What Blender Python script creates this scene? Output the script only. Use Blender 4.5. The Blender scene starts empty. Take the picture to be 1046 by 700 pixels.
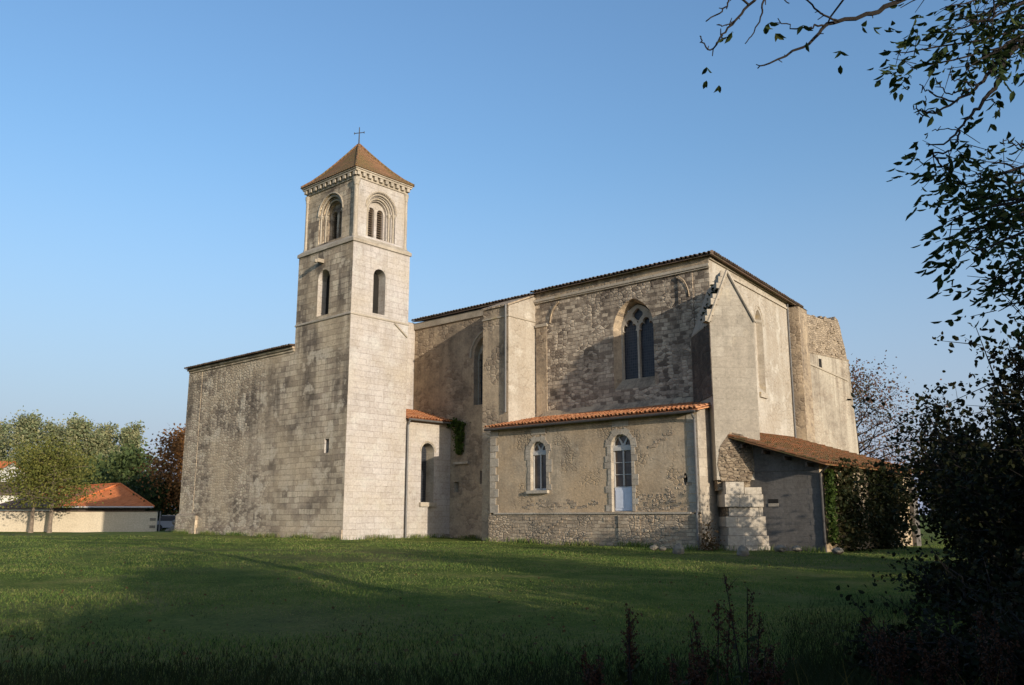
import bpy, math, random
import numpy as np
from mathutils import Vector, Matrix
from mathutils.geometry import tessellate_polygon

R = math.radians
random.seed(7)
rng = np.random.default_rng(11)
scene = bpy.context.scene
col = scene.collection

# ------------------------------------------------------------------ camera
CAM = Vector((0.0, 0.0, 1.6))
HEAD, FPX, HOR = R(47.95), 888.5, 178.0
TILT = math.atan(HOR / FPX)
F0 = Vector((-math.cos(HEAD), math.sin(HEAD), 0))
RT = Vector((math.sin(HEAD), math.cos(HEAD), 0))
UPW = Vector((0, 0, 1))
FW = F0 * math.cos(TILT) + UPW * math.sin(TILT)
UP = -F0 * math.sin(TILT) + UPW * math.cos(TILT)
cam_d = bpy.data.cameras.new("camera")
cam_d.sensor_width = 36.0
cam_d.lens = 36.0 * FPX / 1046.0
cam_d.clip_start = 0.05
cam_d.clip_end = 9000
cam = bpy.data.objects.new("camera", cam_d)
col.objects.link(cam)
m3 = Matrix((RT, UP, -FW)).transposed()
cam.matrix_world = Matrix.Translation(CAM) @ m3.to_4x4()
scene.camera = cam

# ------------------------------------------------------------------ world, sun, exposure
SUN_EL, SUN_AZ = R(11.0), R(105.0)          # azimuth clockwise from +Y
sun_dir = Vector((math.sin(SUN_AZ) * math.cos(SUN_EL), math.cos(SUN_AZ) * math.cos(SUN_EL), math.sin(SUN_EL)))
world = bpy.data.worlds.new("World")
scene.world = world
world.use_nodes = True
wn = world.node_tree
bg = wn.nodes["Background"]
sky = wn.nodes.new("ShaderNodeTexSky")
sky.sky_type = 'NISHITA'
sky.sun_disc = False
sky.sun_elevation = SUN_EL
sky.sun_rotation = SUN_AZ
sky.altitude = 0
sky.air_density = 1.3
sky.dust_density = 3.0
sky.ozone_density = 4.0
tint = wn.nodes.new("ShaderNodeMix"); tint.data_type = 'RGBA'; tint.blend_type = 'MULTIPLY'
tint.inputs[0].default_value = 1.0; tint.inputs[7].default_value = (0.96, 0.955, 0.98, 1)
wn.links.new(sky.outputs[0], tint.inputs[6])
# morning haze low in the sky
tc = wn.nodes.new("ShaderNodeTexCoord"); sx = wn.nodes.new("ShaderNodeSeparateXYZ"); wn.links.new(tc.outputs['Generated'], sx.inputs[0])
mr = wn.nodes.new("ShaderNodeMapRange"); mr.interpolation_type = 'SMOOTHSTEP'
mr.inputs[1].default_value = -0.02; mr.inputs[2].default_value = 0.42; mr.inputs[3].default_value = 0.72; mr.inputs[4].default_value = 0.0
wn.links.new(sx.outputs[2], mr.inputs[0])
hz = wn.nodes.new("ShaderNodeMix"); hz.data_type = 'RGBA'
wn.links.new(mr.outputs[0], hz.inputs[0]); wn.links.new(tint.outputs[2], hz.inputs[6])
hz.inputs[7].default_value = (1.68, 1.92, 2.72, 1)
wn.links.new(hz.outputs[2], bg.inputs[0])
bg.inputs[1].default_value = 0.14
sd = bpy.data.lights.new("sun", 'SUN')
sd.energy = 2.4
sd.angle = R(0.6)
sd.color = (1.0, 0.89, 0.735)
sun = bpy.data.objects.new("sun", sd)
sun.rotation_euler = sun_dir.to_track_quat('Z', 'Y').to_euler()
sun.location = (30, -20, 40)
col.objects.link(sun)
scene.view_settings.view_transform = 'Standard'
scene.view_settings.look = 'None'
scene.view_settings.exposure = 0.98
scene.view_settings.gamma = 1.0


# ------------------------------------------------------------------ helpers
def at(x, y, D):
    """world point seen at photograph pixel x, y at horizontal depth D metres"""
    d = FW * FPX + RT * (x - 523) - UP * (y - 350)
    return CAM + d * (D / d.dot(F0))


def smooth(a, b, x):
    t = min(1.0, max(0.0, (x - a) / (b - a)))
    return t * t * (3 - 2 * t)


def ground_z(u, v):
    d = math.hypot(u, v)
    z = 0.37 + 0.0085 * (-17.4 - u) if u < 10 else 0.14
    z -= smooth(52, 76, -u) * 0.62
    z = max(-0.6, z) * smooth(2, 30, d)
    z += 0.025 * math.sin(u * 0.9 + 1.3 * math.sin(v * 0.5)) * math.sin(v * 0.7) * smooth(3, 8, d)
    return z


class MB:
    def __init__(s):
        s.v, s.f, s.m = [], [], []

    def face(s, pts, mi=0):
        b = len(s.v)
        s.v += [Vector(p) for p in pts]
        s.f.append(tuple(range(b, b + len(pts))))
        s.m.append(mi)

    def raw(s, vs, fs, mi=0):
        b = len(s.v)
        s.v += [Vector(p) for p in vs]
        for f in fs:
            s.f.append(tuple(b + i for i in f))
            s.m.append(mi)

    def box(s, x0, x1, y0, y1, z0, z1, mi=0, M=None):
        vs = [Vector((x, y, z)) for z in (z0, z1) for y in (y0, y1) for x in (x0, x1)]
        if M is not None:
            vs = [M @ p for p in vs]
        s.raw(vs, [(0, 2, 3, 1), (4, 5, 7, 6), (0, 1, 5, 4), (2, 6, 7, 3), (0, 4, 6, 2), (1, 3, 7, 5)], mi)

    def prism(s, poly, O, X, Y, N, d0, d1, mi=0):
        """2D polygon (X, Y axes) extruded along N from d0 to d1"""
        n = len(poly)
        P = lambda p, d: O + X * p[0] + Y * p[1] + N * d
        s.face([P(p, d1) for p in poly], mi)
        s.face([P(p, d0) for p in reversed(poly)], mi)
        for i in range(n):
            a, b = poly[i], poly[(i + 1) % n]
            s.face([P(a, d0), P(b, d0), P(b, d1), P(a, d1)], mi)

    def panel(s, O, X, outer, holes=(), depth=0.0, mi=0, jm=None, edge=0.0, Y=Vector((0, 0, 1)), shrink=0.0, soffit=None):
        """flat wall with openings; jambs go inwards; edge > 0 gives the outer outline a thickness too"""
        N = X.cross(Y)
        if jm is None:
            jm = mi
        loops = [[Vector((p[0], p[1], 0)) for p in outer]] + [[Vector((p[0], p[1], 0)) for p in h] for h in holes]
        flat = [p for l in loops for p in l]
        for t in tessellate_polygon(loops):
            a, b, c = (flat[i] for i in t)
            if (b - a).cross(c - a).z < 0:
                b, c = c, b
            s.face([O + X * p.x + Y * p.y for p in (a, b, c)], mi)
        for h in holes:
            if depth <= 0:
                continue
            cx = sum(p[0] for p in h) / len(h)
            cy = sum(p[1] for p in h) / len(h)
            k = 1 - shrink
            for i in range(len(h)):
                a, b = h[i], h[(i + 1) % len(h)]
                a2 = (cx + (a[0] - cx) * k, cy + (a[1] - cy) * k)
                b2 = (cx + (b[0] - cx) * k, cy + (b[1] - cy) * k)
                s.face([O + X * a[0] + Y * a[1], O + X * b[0] + Y * b[1],
                        O + X * b2[0] + Y * b2[1] - N * depth, O + X * a2[0] + Y * a2[1] - N * depth], jm)
        if edge > 0:
            for i in range(len(outer)):
                a, b = outer[i], outer[(i + 1) % len(outer)]
                s.face([O + X * a[0] + Y * a[1], O + X * b[0] + Y * b[1],
                        O + X * b[0] + Y * b[1] - N * edge, O + X * a[0] + Y * a[1] - N * edge], mi)

    def tube(s, pts, radii, sides=6, mi=0, cap=True):
        pts = [Vector(p) for p in pts]
        n = len(pts)
        if not hasattr(radii, '__len__'):
            radii = [radii] * n
        b = len(s.v)
        ref = None
        for i in range(n):
            t = (pts[min(i + 1, n - 1)] - pts[max(i - 1, 0)])
            if t.length < 1e-9:
                t = Vector((0, 0, 1))
            t.normalize()
            if ref is None:
                ref = Vector((1, 0, 0)) if abs(t.x) < 0.8 else Vector((0, 1, 0))
            a = (ref - t * ref.dot(t)).normalized()
            ref = a
            c = t.cross(a)
            for k in range(sides):
                th = 2 * math.pi * k / sides
                s.v.append(pts[i] + (a * math.cos(th) + c * math.sin(th)) * radii[i])
        for i in range(n - 1):
            for k in range(sides):
                k2 = (k + 1) % sides
                s.f.append((b + i * sides + k, b + i * sides + k2, b + (i + 1) * sides + k2, b + (i + 1) * sides + k))
                s.m.append(mi)
        if cap:
            s.f.append(tuple(b + k for k in reversed(range(sides)))); s.m.append(mi)
            s.f.append(tuple(b + (n - 1) * sides + k for k in range(sides))); s.m.append(mi)

    def build(s, name, mats, parent=None, smooth_sh=False, loc=None):
        if not isinstance(mats, (list, tuple)):
            mats = [mats]
        off = Vector((0, 0, 0))
        if parent is not None:
            q = parent
            while q is not None:
                off += Vector(q.location)
                q = q.parent
        elif loc is not None:
            off = Vector(loc)
        me = bpy.data.meshes.new(name)
        me.from_pydata([tuple(p - off) for p in s.v], [], s.f)
        for m in mats:
            me.materials.append(m)
        me.polygons.foreach_set('material_index', s.m)
        if smooth_sh:
            me.polygons.foreach_set('use_smooth', [True] * len(s.f))
        # uv in metres, along the wall and up
        uvl = me.uv_layers.new(name='UVMap')
        uv = np.zeros((len(me.loops), 2), dtype=np.float32)
        for p in me.polygons:
            n = p.normal
            if abs(n.z) > 0.85:
                ax = Vector((1, 0, 0)); ay = Vector((0, 1, 0))
            else:
                ax = Vector((-n.y, n.x, 0)).normalized(); ay = Vector((0, 0, 1))
                if abs(n.z) > 0.15:
                    ay = n.cross(ax)
                    if ay.z < 0: ay = -ay
            for li in p.loop_indices:
                w = s.v[me.loops[li].vertex_index]
                uv[li] = (w.dot(ax), w.dot(ay))
        uvl.data.foreach_set('uv', uv.ravel())
        me.update()
        o = bpy.data.objects.new(name, me)
        col.objects.link(o)
        if parent is not None:
            o.parent = parent
        else:
            o.location = off
        return o


def thing(name, label, cat, loc, group=None):
    o = bpy.data.objects.new(name, None)
    o.empty_display_size = 0.3
    col.objects.link(o)
    o.location = Vector(loc)
    tag(o, label, cat, group)
    return o


def tag(o, label=None, cat=None, group=None, kind=None):
    if label: o['label'] = label
    if cat: o['category'] = cat
    if group: o['group'] = group
    if kind: o['kind'] = kind
    return o


def arch(cx, w, z0, zs, kind='round', n=14, rise=None):
    """opening outline: sill z0, springing zs, width w"""
    r = w / 2
    pts = [(cx - r, z0), (cx + r, z0)]
    if kind == 'round':
        k = (rise or r) / r
        for i in range(n + 1):
            a = math.pi * i / n
            pts.append((cx + r * math.cos(a), zs + k * r * math.sin(a)))
    else:
        h = rise or r * 1.3
        Rr = (r * r + h * h) / (2 * r)          # each half is an arc centred on the springing line
        c = cx + r - Rr
        amax = math.asin(min(1, h / Rr))
        for i in range(n // 2 + 1):
            a = amax * i / (n // 2)
            pts.append((c + Rr * math.cos(a), zs + Rr * math.sin(a)))
        c2 = cx - r + Rr
        for i in range(n // 2 - 1, -1, -1):
            a = amax * i / (n // 2)
            pts.append((c2 - Rr * math.cos(a), zs + Rr * math.sin(a)))
    return pts


XS, XE = Vector((1, 0, 0)), Vector((0, 1, 0))   # along a south wall, along an east wall
ZV = Vector((0, 0, 1))


# ------------------------------------------------------------------ materials
class NT:
    def __init__(s, name):
        s.mat = bpy.data.materials.new(name)
        s.mat.use_nodes = True
        s.t = s.mat.node_tree
        s.t.nodes.clear()
        s.out = s.t.nodes.new('ShaderNodeOutputMaterial')

    def n(s, typ, **kw):
        nd = s.t.nodes.new('ShaderNode' + typ)
        for k, v in kw.items():
            setattr(nd, k, v)
        return nd

    def link(s, a, b):
        s.t.links.new(a, b)

    def val(s, sock, v):
        if hasattr(v, 'is_output') or isinstance(v, bpy.types.NodeSocket):
            s.link(v, sock)
        else:
            if isinstance(v, tuple) and len(v) == 3 and sock.type == 'RGBA':
                v = (*v, 1)
            sock.default_value = v

    def math(s, op, a, b=0.5, clamp=False):
        nd = s.n('Math', operation=op, use_clamp=clamp)
        s.val(nd.inputs[0], a); s.val(nd.inputs[1], b)
        return nd.outputs[0]

    def vmath(s, op, a, b):
        nd = s.n('VectorMath', operation=op)
        s.val(nd.inputs[0], a); s.val(nd.inputs[1], b)
        return nd.outputs[0]

    def mix(s, fac, a, b, blend='MIX'):
        nd = s.n('Mix', data_type='RGBA', blend_type=blend)
        s.val(nd.inputs[0], fac); s.val(nd.inputs[6], a); s.val(nd.inputs[7], b)
        return nd.outputs[2]

    def noise(s, vec, scale, detail=4, rough=0.55, dim='3D'):
        nd = s.n('TexNoise', noise_dimensions=dim)
        if vec is not None: s.link(vec, nd.inputs['Vector'])
        nd.inputs['Scale'].default_value = scale
        nd.inputs['Detail'].default_value = detail
        nd.inputs['Roughness'].default_value = rough
        return nd.outputs[0], nd.outputs[1]

    def ramp(s, fac, stops):
        nd = s.n('ValToRGB')
        s.link(fac, nd.inputs[0])
        cr = nd.color_ramp
        while len(cr.elements) < len(stops):
            cr.elements.new(0.5)
        for e, (p, c) in zip(cr.elements, stops):
            e.position = p
            e.color = (c, c, c, 1) if not hasattr(c, '__len__') else (*c, 1)
        return nd.outputs[0]

    def remap(s, v, a, b, c=0.0, d=1.0):
        nd = s.n('MapRange', clamp=True)
        s.val(nd.inputs[0], v)
        for i, x in enumerate((a, b, c, d)):
            nd.inputs[i + 1].default_value = x
        return nd.outputs[0]

    def principled(s, color, rough=0.9, normal=None, spec=0.15, metal=0.0):
        p = s.n('BsdfPrincipled')
        s.val(p.inputs['Base Color'], color)
        s.val(p.inputs['Roughness'], rough)
        p.inputs['Metallic'].default_value = metal
        p.inputs['Specular IOR Level'].default_value = spec
        if normal is not None: s.link(normal, p.inputs['Normal'])
        s.link(p.outputs[0], s.out.inputs[0])
        return p

    def bump(s, h, strength=0.5, dist=0.02, normal=None):
        b = s.n('Bump')
        b.inputs['Strength'].default_value = strength
        b.inputs['Distance'].default_value = dist
        s.link(h, b.inputs['Height'])
        if normal is not None: s.link(normal, b.inputs['Normal'])
        return b.outputs[0]

    def uv(s):
        return s.n('TexCoord').outputs['UV']


def stone(name, c1, c2, mortar, bw=0.6, bh=0.3, ms=0.012, rubble=False, cells=(3.0, 5.5), stain=(0.10, 0.09, 0.08),
          stain_lo=0.5, stain_hi=0.75, streak=0.5, streak_z=(3, 10), patch=None, patch_lo=0.55, patch_hi=0.62,
          bump=0.6, mort_w=0.5, vary=1.0, seed=0.0, block_dark=0.0, render=None, render_lo=0.45, blend=None, cell_rand=0.85, tone=None, wobble=1.0, contrast=0.0):
    t = NT(name)
    uv = t.vmath('ADD', t.uv(), (seed * 13.1, seed * 7.7, 0))
    raw = t.uv()
    sep = t.n('SeparateXYZ'); t.link(raw, sep.inputs[0])
    _, nc = t.noise(uv, 1.3, 2)
    _, nc2 = t.noise(uv, 7.0, 2)
    wob = t.vmath('MULTIPLY', t.vmath('SUBTRACT', nc, (0.5, 0.5, 0.5)), (0.09 * wobble, 0.07 * wobble, 0))
    wob2 = t.vmath('MULTIPLY', t.vmath('SUBTRACT', nc2, (0.5, 0.5, 0.5)), (0.03 * wobble, 0.03 * wobble, 0))
    uvd = t.vmath('ADD', t.vmath('ADD', uv, wob), wob2)
    def pat_rubble():
        sc = t.vmath('MULTIPLY', uvd, (cells[0], cells[1], 1))
        v1 = t.n('TexVoronoi', voronoi_dimensions='2D', feature='F1'); t.link(sc, v1.inputs['Vector']); v1.inputs['Scale'].default_value = 1
        v1.inputs['Randomness'].default_value = cell_rand
        v2 = t.n('TexVoronoi', voronoi_dimensions='2D', feature='DISTANCE_TO_EDGE'); t.link(sc, v2.inputs['Vector']); v2.inputs['Scale'].default_value = 1
        v2.inputs['Randomness'].default_value = cell_rand
        sepc = t.n('SeparateColor'); t.link(v1.outputs['Color'], sepc.inputs[0])
        rnd = sepc.outputs[0]
        mort = t.remap(v2.outputs['Distance'], 0.02, 0.10, 1, 0)
        hgt = t.remap(v2.outputs['Distance'], 0.0, 0.22, 0, 1)
        # each stone sits at its own depth in the wall
        return rnd, mort, t.math('ADD', hgt, t.math('MULTIPLY', sepc.outputs[1], 0.7))
    def pat_brick():
        b = t.n('TexBrick')
        t.link(uvd, b.inputs['Vector'])
        b.inputs['Color1'].default_value = (0, 0, 0, 1)
        b.inputs['Color2'].default_value = (1, 1, 1, 1)
        b.inputs['Mortar'].default_value = (0.5, 0.5, 0.5, 1)
        b.inputs['Scale'].default_value = 1
        b.inputs['Mortar Size'].default_value = ms
        b.inputs['Mortar Smooth'].default_value = 0.4
        b.inputs['Brick Width'].default_value = bw
        b.inputs['Row Height'].default_value = bh
        b.offset = 0.43
        b.squash = 1.35
        b.squash_frequency = 3
        sepc = t.n('SeparateColor'); t.link(b.outputs['Color'], sepc.inputs[0])
        mort = b.outputs['Fac']
        return sepc.outputs[0], mort, t.math('ADD', t.math('SUBTRACT', 1.0, mort), t.math('MULTIPLY', sepc.outputs[0], 0.35))
    if blend is None:
        rnd, mort, hgt = pat_rubble() if rubble else pat_brick()
    else:
        # squared blocks on one side, rubble on the other, with a ragged limit
        ra, rb = pat_rubble(), pat_brick()
        bn, _ = t.noise(uv, 0.5, 6, 0.6)
        if blend == 'patchy':
            bm = t.remap(bn, 0.47, 0.53)
        else:
            ex = t.math('ADD', sep.outputs[0], t.math('MULTIPLY', t.math('SUBTRACT', bn, 0.5), 9.0))
            bm = t.remap(ex, blend[0], blend[1])
        lerp = lambda a, b: t.math('ADD', t.math('MULTIPLY', a, t.math('SUBTRACT', 1.0, bm)), t.math('MULTIPLY', b, bm))
        rnd, mort, hgt = [lerp(a, b) for a, b in zip(ra, rb)]
    if contrast > 0:
        rnd = t.remap(rnd, contrast, 1.0 - contrast)
    base = t.mix(t.math('MULTIPLY', rnd, vary, True), c1, c2)
    n1, _ = t.noise(uv, 0.45, 6, 0.62)
    n2, _ = t.noise(uv, 3.2, 6, 0.65)
    n3, _ = t.noise(uv, 26, 5, 0.7)
    mfac = t.math('MULTIPLY', t.math('MULTIPLY', mort, mort_w), t.remap(n2, 0.3, 0.62, 0.25, 1))
    c = t.mix(mfac, base, mortar)
    if block_dark > 0:   # single dark weathered blocks
        bd = t.math('MULTIPLY', t.remap(rnd, 0.60, 0.8), t.remap(n1, 0.42, 0.58))
        c = t.mix(t.math('MULTIPLY', bd, block_dark), c, stain)
    pm = None
    if render is not None:      # areas still covered with old lime render
        rn, _ = t.noise(t.vmath('ADD', uv, (31, 17, 0)), 0.55, 7, 0.6)
        pm = t.remap(rn, render_lo, render_lo + 0.05)
        c = t.mix(t.math('MULTIPLY', pm, 0.9), c, render)
    # lichen and soot stains: blotches
    st = t.math('MULTIPLY', t.remap(n1, stain_lo, stain_hi), t.remap(n2, 0.33, 0.6, 0.35, 1))
    c = t.mix(t.math('MULTIPLY', st, 0.85), c, stain)
    # streaks washed down from the top
    svec = t.vmath('MULTIPLY', uv, (1.5, 0.10, 1))
    sn, _ = t.noise(svec, 1.0, 6, 0.65)
    sm = t.math('MULTIPLY', t.remap(sn, 0.45, 0.585), t.remap(sep.outputs[1], streak_z[0], streak_z[1]))
    c = t.mix(t.math('MULTIPLY', t.math('MULTIPLY', sm, t.remap(n2, 0.3, 0.6, 0.45, 1)), streak), c, stain)
    if patch is not None:
        pn, _ = t.noise(t.vmath('ADD', uv, (5, 3, 0)), 0.8, 7, 0.62)
        c = t.mix(t.math('MULTIPLY', t.remap(pn, patch_lo, patch_hi), 0.8), c, patch)
    if tone is not None:     # broad warm or cool discoloration of the stone
        tn, _ = t.noise(t.vmath('ADD', uv, (9, 21, 0)), 0.33, 5, 0.6)
        c = t.mix(t.math('MULTIPLY', t.remap(tn, 0.42, 0.66), 0.75), c, tone)
    # fine grain
    n4, _ = t.noise(uv, 8.5, 4, 0.65)
    g = t.math('MULTIPLY', t.remap(n3, 0.25, 0.75, 0.80, 1.19), t.remap(n4, 0.3, 0.7, 0.83, 1.16))
    c = t.mix(1.0, c, g, 'MULTIPLY')
    # small pits
    v3 = t.n('TexVoronoi', voronoi_dimensions='2D'); t.link(uvd, v3.inputs['Vector']); v3.inputs['Scale'].default_value = 2.6
    pit = t.math('MULTIPLY', t.remap(v3.outputs['Distance'], 0.05, 0.12, 1, 0), t.remap(n2, 0.5, 0.6))
    c = t.mix(t.math('MULTIPLY', pit, 0.45), c, stain)
    if pm is not None:
        hgt = t.math('MULTIPLY', hgt, t.math('SUBTRACT', 1.0, t.math('MULTIPLY', pm, 0.85)))
        hgt = t.math('ADD', hgt, t.math('MULTIPLY', pm, 1.0))
    h = t.math('ADD', t.math('MULTIPLY', hgt, 0.6), t.math('MULTIPLY', n2, 0.55))
    h = t.math('ADD', h, t.math('MULTIPLY', n3, 0.30))
    h = t.math('SUBTRACT', h, t.math('MULTIPLY', pit, 0.5))
    t.principled(c, 0.95, t.bump(h, bump, 0.04), 0.08)
    return t.mat


def plain(name, c, rough=0.85, var=0.25, scale=3.0, bump=0.2, spec=0.2, metal=0.0, dirt=None, dirt_lo=0.5):
    t = NT(name)
    co = t.n('TexCoord').outputs['Object']
    n, _ = t.noise(co, scale, 6, 0.6)
    n2, _ = t.noise(co, scale * 9, 4, 0.6)
    k = t.remap(n, 0.3, 0.7, 1 - var, 1 + var)
    cc = t.mix(1.0, c, k, 'MULTIPLY')
    if dirt:
        cc = t.mix(t.math('MULTIPLY', t.remap(n, dirt_lo, dirt_lo + 0.15), 0.75), cc, dirt)
    t.principled(cc, rough, t.bump(n2, bump, 0.01), spec, metal)
    return t.mat


def tiles(name, cols, moss=(0.07, 0.075, 0.03), moss_lo=0.58, wave=False, bump=0.3):
    t = NT(name)
    uv = t.uv()
    if wave:
        pos = uv
        vo = t.n('TexVoronoi', voronoi_dimensions='2D'); t.link(t.vmath('MULTIPLY', uv, (5, 3, 1)), vo.inputs['Vector']); vo.inputs['Scale'].default_value = 1
        sepc = t.n('SeparateColor'); t.link(vo.outputs['Color'], sepc.inputs[0]); rnd = sepc.outputs[0]
    else:
        rnd = t.n('NewGeometry').outputs['Random Per Island']
    c = t.ramp(rnd, [(i / (len(cols) - 1), cc) for i, cc in enumerate(cols)])
    n, _ = t.noise(uv, 0.9, 6, 0.65)
    n2, _ = t.noise(uv, 14, 5, 0.6)
    c = t.mix(t.math('MULTIPLY', t.remap(n, moss_lo, moss_lo + 0.12), 0.8), c, moss)
    c = t.mix(1.0, c, t.remap(n2, 0.3, 0.7, 0.75, 1.2), 'MULTIPLY')
    h = n2
    if wave:
        w = t.n('TexWave', wave_type='BANDS', bands_direction='X'); t.link(uv, w.inputs['Vector']); w.inputs['Scale'].default_value = 1.6
        w.inputs['Distortion'].default_value = 0.6
        w2 = t.n('TexWave', wave_type='BANDS', bands_direction='Y', wave_profile='SAW'); t.link(uv, w2.inputs['Vector']); w2.inputs['Scale'].default_value = 1.0
        w2.inputs['Distortion'].default_value = 0.5
        h = t.math('ADD', t.math('MULTIPLY', w.outputs[1], 1.5), t.math('ADD', n2, w2.outputs[1]))
    t.principled(c, 0.9, t.bump(h, bump, 0.05 if wave else 0.01), 0.1)
    return t.mat


def leafmat(name, cols, trans=0.35, rough=0.6):
    t = NT(name)
    rnd = t.n('NewGeometry').outputs['Random Per Island']
    co = t.n('TexCoord').outputs['Object']
    n, _ = t.noise(co, 0.55, 3)
    f = t.math('ADD', t.math('MULTIPLY', rnd, 0.65), t.math('MULTIPLY', t.remap(n, 0.3, 0.7), 0.35))
    c = t.ramp(f, [(i / (len(cols) - 1), cc) for i, cc in enumerate(cols)])
    p = t.principled(c, rough, None, 0.08)
    tr = t.n('BsdfTranslucent'); t.link(c, tr.inputs[0])
    mx = t.n('MixShader'); mx.inputs[0].default_value = trans
    t.link(p.outputs[0], mx.inputs[1]); t.link(tr.outputs[0], mx.inputs[2])
    t.link(mx.outputs[0], t.out.inputs[0])
    return t.mat


M = {}
M['ashlar'] = stone('pale_ashlar', (0.485, 0.445, 0.415), (0.395, 0.35, 0.315), (0.235, 0.205, 0.17), 0.58, 0.30, 0.010, stain=(0.22, 0.19, 0.155), vary=0.75,
                    stain_lo=0.52, stain_hi=0.78, streak=0.45, streak_z=(2, 14), patch=(0.50, 0.475, 0.435), patch_lo=0.52, patch_hi=0.64, bump=0.5, mort_w=0.95, seed=1, tone=(0.43, 0.37, 0.295), wobble=0.7)
M['ashlar_worn'] = stone('weathered_ashlar', (0.61, 0.505, 0.37), (0.43, 0.34, 0.25), (0.17, 0.135, 0.10), 0.46, 0.29, 0.013, stain=(0.125, 0.10, 0.08), cells=(3.4, 6.4),
                         stain_lo=0.45, stain_hi=0.68, streak=0.95, streak_z=(0, 9), patch=(0.60, 0.51, 0.39), patch_lo=0.56, patch_hi=0.61, bump=1.0, mort_w=0.95, seed=2, block_dark=0.75,
                         tone=(0.55, 0.43, 0.29), wobble=1.2, blend=(-43.5, -40.5), vary=1.0, contrast=0.22)
M['nave_rubble'] = M['ashlar_worn']
M['choir_rubble'] = stone('dark_choir_stone', (0.56, 0.46, 0.345), (0.26, 0.205, 0.155), (0.205, 0.165, 0.125), bw=0.33, bh=0.185, ms=0.02, stain=(0.095, 0.075, 0.06), cells=(3.8, 6.6), cell_rand=0.8, contrast=0.15,
                          stain_lo=0.50, stain_hi=0.74, streak=0.6, streak_z=(4, 12), bump=1.0, mort_w=0.7, seed=4, block_dark=0.6, blend='patchy', wobble=1.7)
M['nave_upper'] = stone('brown_nave_stone', (0.49, 0.385, 0.27), (0.285, 0.215, 0.15), (0.31, 0.255, 0.19), rubble=True, cells=(3.2, 4.9), stain=(0.13, 0.105, 0.083),
                        stain_lo=0.46, stain_hi=0.68, streak=0.55, streak_z=(2, 12), render=(0.45, 0.35, 0.24), render_lo=0.48, bump=0.8, mort_w=0.5, seed=5)
M['east_wall'] = stone('pale_rendered_stone', (0.47, 0.425, 0.36), (0.40, 0.35, 0.285), (0.34, 0.285, 0.225), rubble=True, cells=(2.2, 3.3), stain=(0.27, 0.22, 0.165),
                       stain_lo=0.50, stain_hi=0.74, streak=0.55, streak_z=(0, 10), render=(0.455, 0.41, 0.345), render_lo=0.44, bump=0.8, mort_w=0.6, seed=6, tone=(0.36, 0.30, 0.23),
                       patch=(0.56, 0.52, 0.45), patch_lo=0.56, patch_hi=0.64)
M['buttress_face'] = stone('buttress_ashlar', (0.41, 0.365, 0.30), (0.345, 0.30, 0.24), (0.27, 0.23, 0.18), 0.85, 0.42, 0.009, stain=(0.17, 0.15, 0.12),
                       stain_lo=0.50, stain_hi=0.74, streak=0.45, streak_z=(2, 9), bump=0.45, mort_w=0.5, seed=16, tone=(0.28, 0.245, 0.195), patch=(0.43, 0.37, 0.275), patch_lo=0.58, patch_hi=0.68)
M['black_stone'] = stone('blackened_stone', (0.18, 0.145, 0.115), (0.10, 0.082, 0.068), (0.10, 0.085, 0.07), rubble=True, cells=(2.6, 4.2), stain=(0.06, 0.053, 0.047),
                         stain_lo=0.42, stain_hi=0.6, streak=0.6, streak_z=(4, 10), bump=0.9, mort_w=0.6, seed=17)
M['ruin'] = stone('ruined_masonry', (0.45, 0.36, 0.26), (0.27, 0.21, 0.15), (0.14, 0.11, 0.08), rubble=True, cells=(5.2, 9.0), stain=(0.15, 0.12, 0.095),
                  stain_lo=0.5, stain_hi=0.72, streak=0.4, streak_z=(6, 14), bump=1.0, mort_w=0.8, seed=7)
M['ruin_low'] = stone('ruin_render', (0.44, 0.38, 0.30), (0.36, 0.30, 0.23), (0.30, 0.245, 0.185), rubble=True, cells=(2.4, 4), stain=(0.19, 0.155, 0.12),
                      stain_lo=0.47, stain_hi=0.66, streak=0.95, streak_z=(2, 10), render=(0.42, 0.37, 0.295), render_lo=0.44, bump=0.7, seed=8)
M['plaster'] = stone('ochre_plaster', (0.48, 0.38, 0.26), (0.36, 0.27, 0.18), (0.17, 0.125, 0.085), rubble=True, cells=(4.6, 8), stain=(0.20, 0.165, 0.125),
                     stain_lo=0.40, stain_hi=0.60, streak=0.6, streak_z=(0.5, 5), render=(0.53, 0.42, 0.295), render_lo=0.41, bump=0.6, mort_w=0.75, seed=9,
                     patch=(0.50, 0.43, 0.33), patch_lo=0.66, patch_hi=0.70, tone=(0.49, 0.345, 0.205))
M['eroded'] = stone('eroded_rubble_core', (0.36, 0.285, 0.20), (0.20, 0.15, 0.105), (0.09, 0.07, 0.05), rubble=True, cells=(4.0, 8.5), stain=(0.10, 0.08, 0.06),
                    stain_lo=0.44, stain_hi=0.62, streak=0.6, streak_z=(0, 4), bump=1.0, mort_w=0.9, seed=19, wobble=2.0)
M['plinth'] = stone('plinth_rubble', (0.52, 0.41, 0.29), (0.33, 0.25, 0.175), (0.19, 0.155, 0.115), bw=0.30, bh=0.145, ms=0.014, cells=(4.4, 9.0), stain=(0.16, 0.14, 0.115),
                    stain_lo=0.47, stain_hi=0.66, streak=0.2, bump=1.0, mort_w=0.75, seed=10, blend='patchy', wobble=1.6, cell_rand=0.8)
M['quoin'] = stone('pale_quoin_stone', (0.46, 0.40, 0.32), (0.35, 0.295, 0.23), (0.3, 0.25, 0.2), 1.2, 0.36, 0.008, stain=(0.24, 0.21, 0.175),
                   stain_lo=0.48, stain_hi=0.68, streak=0.4, bump=0.6, mort_w=0.5, seed=11)
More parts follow.
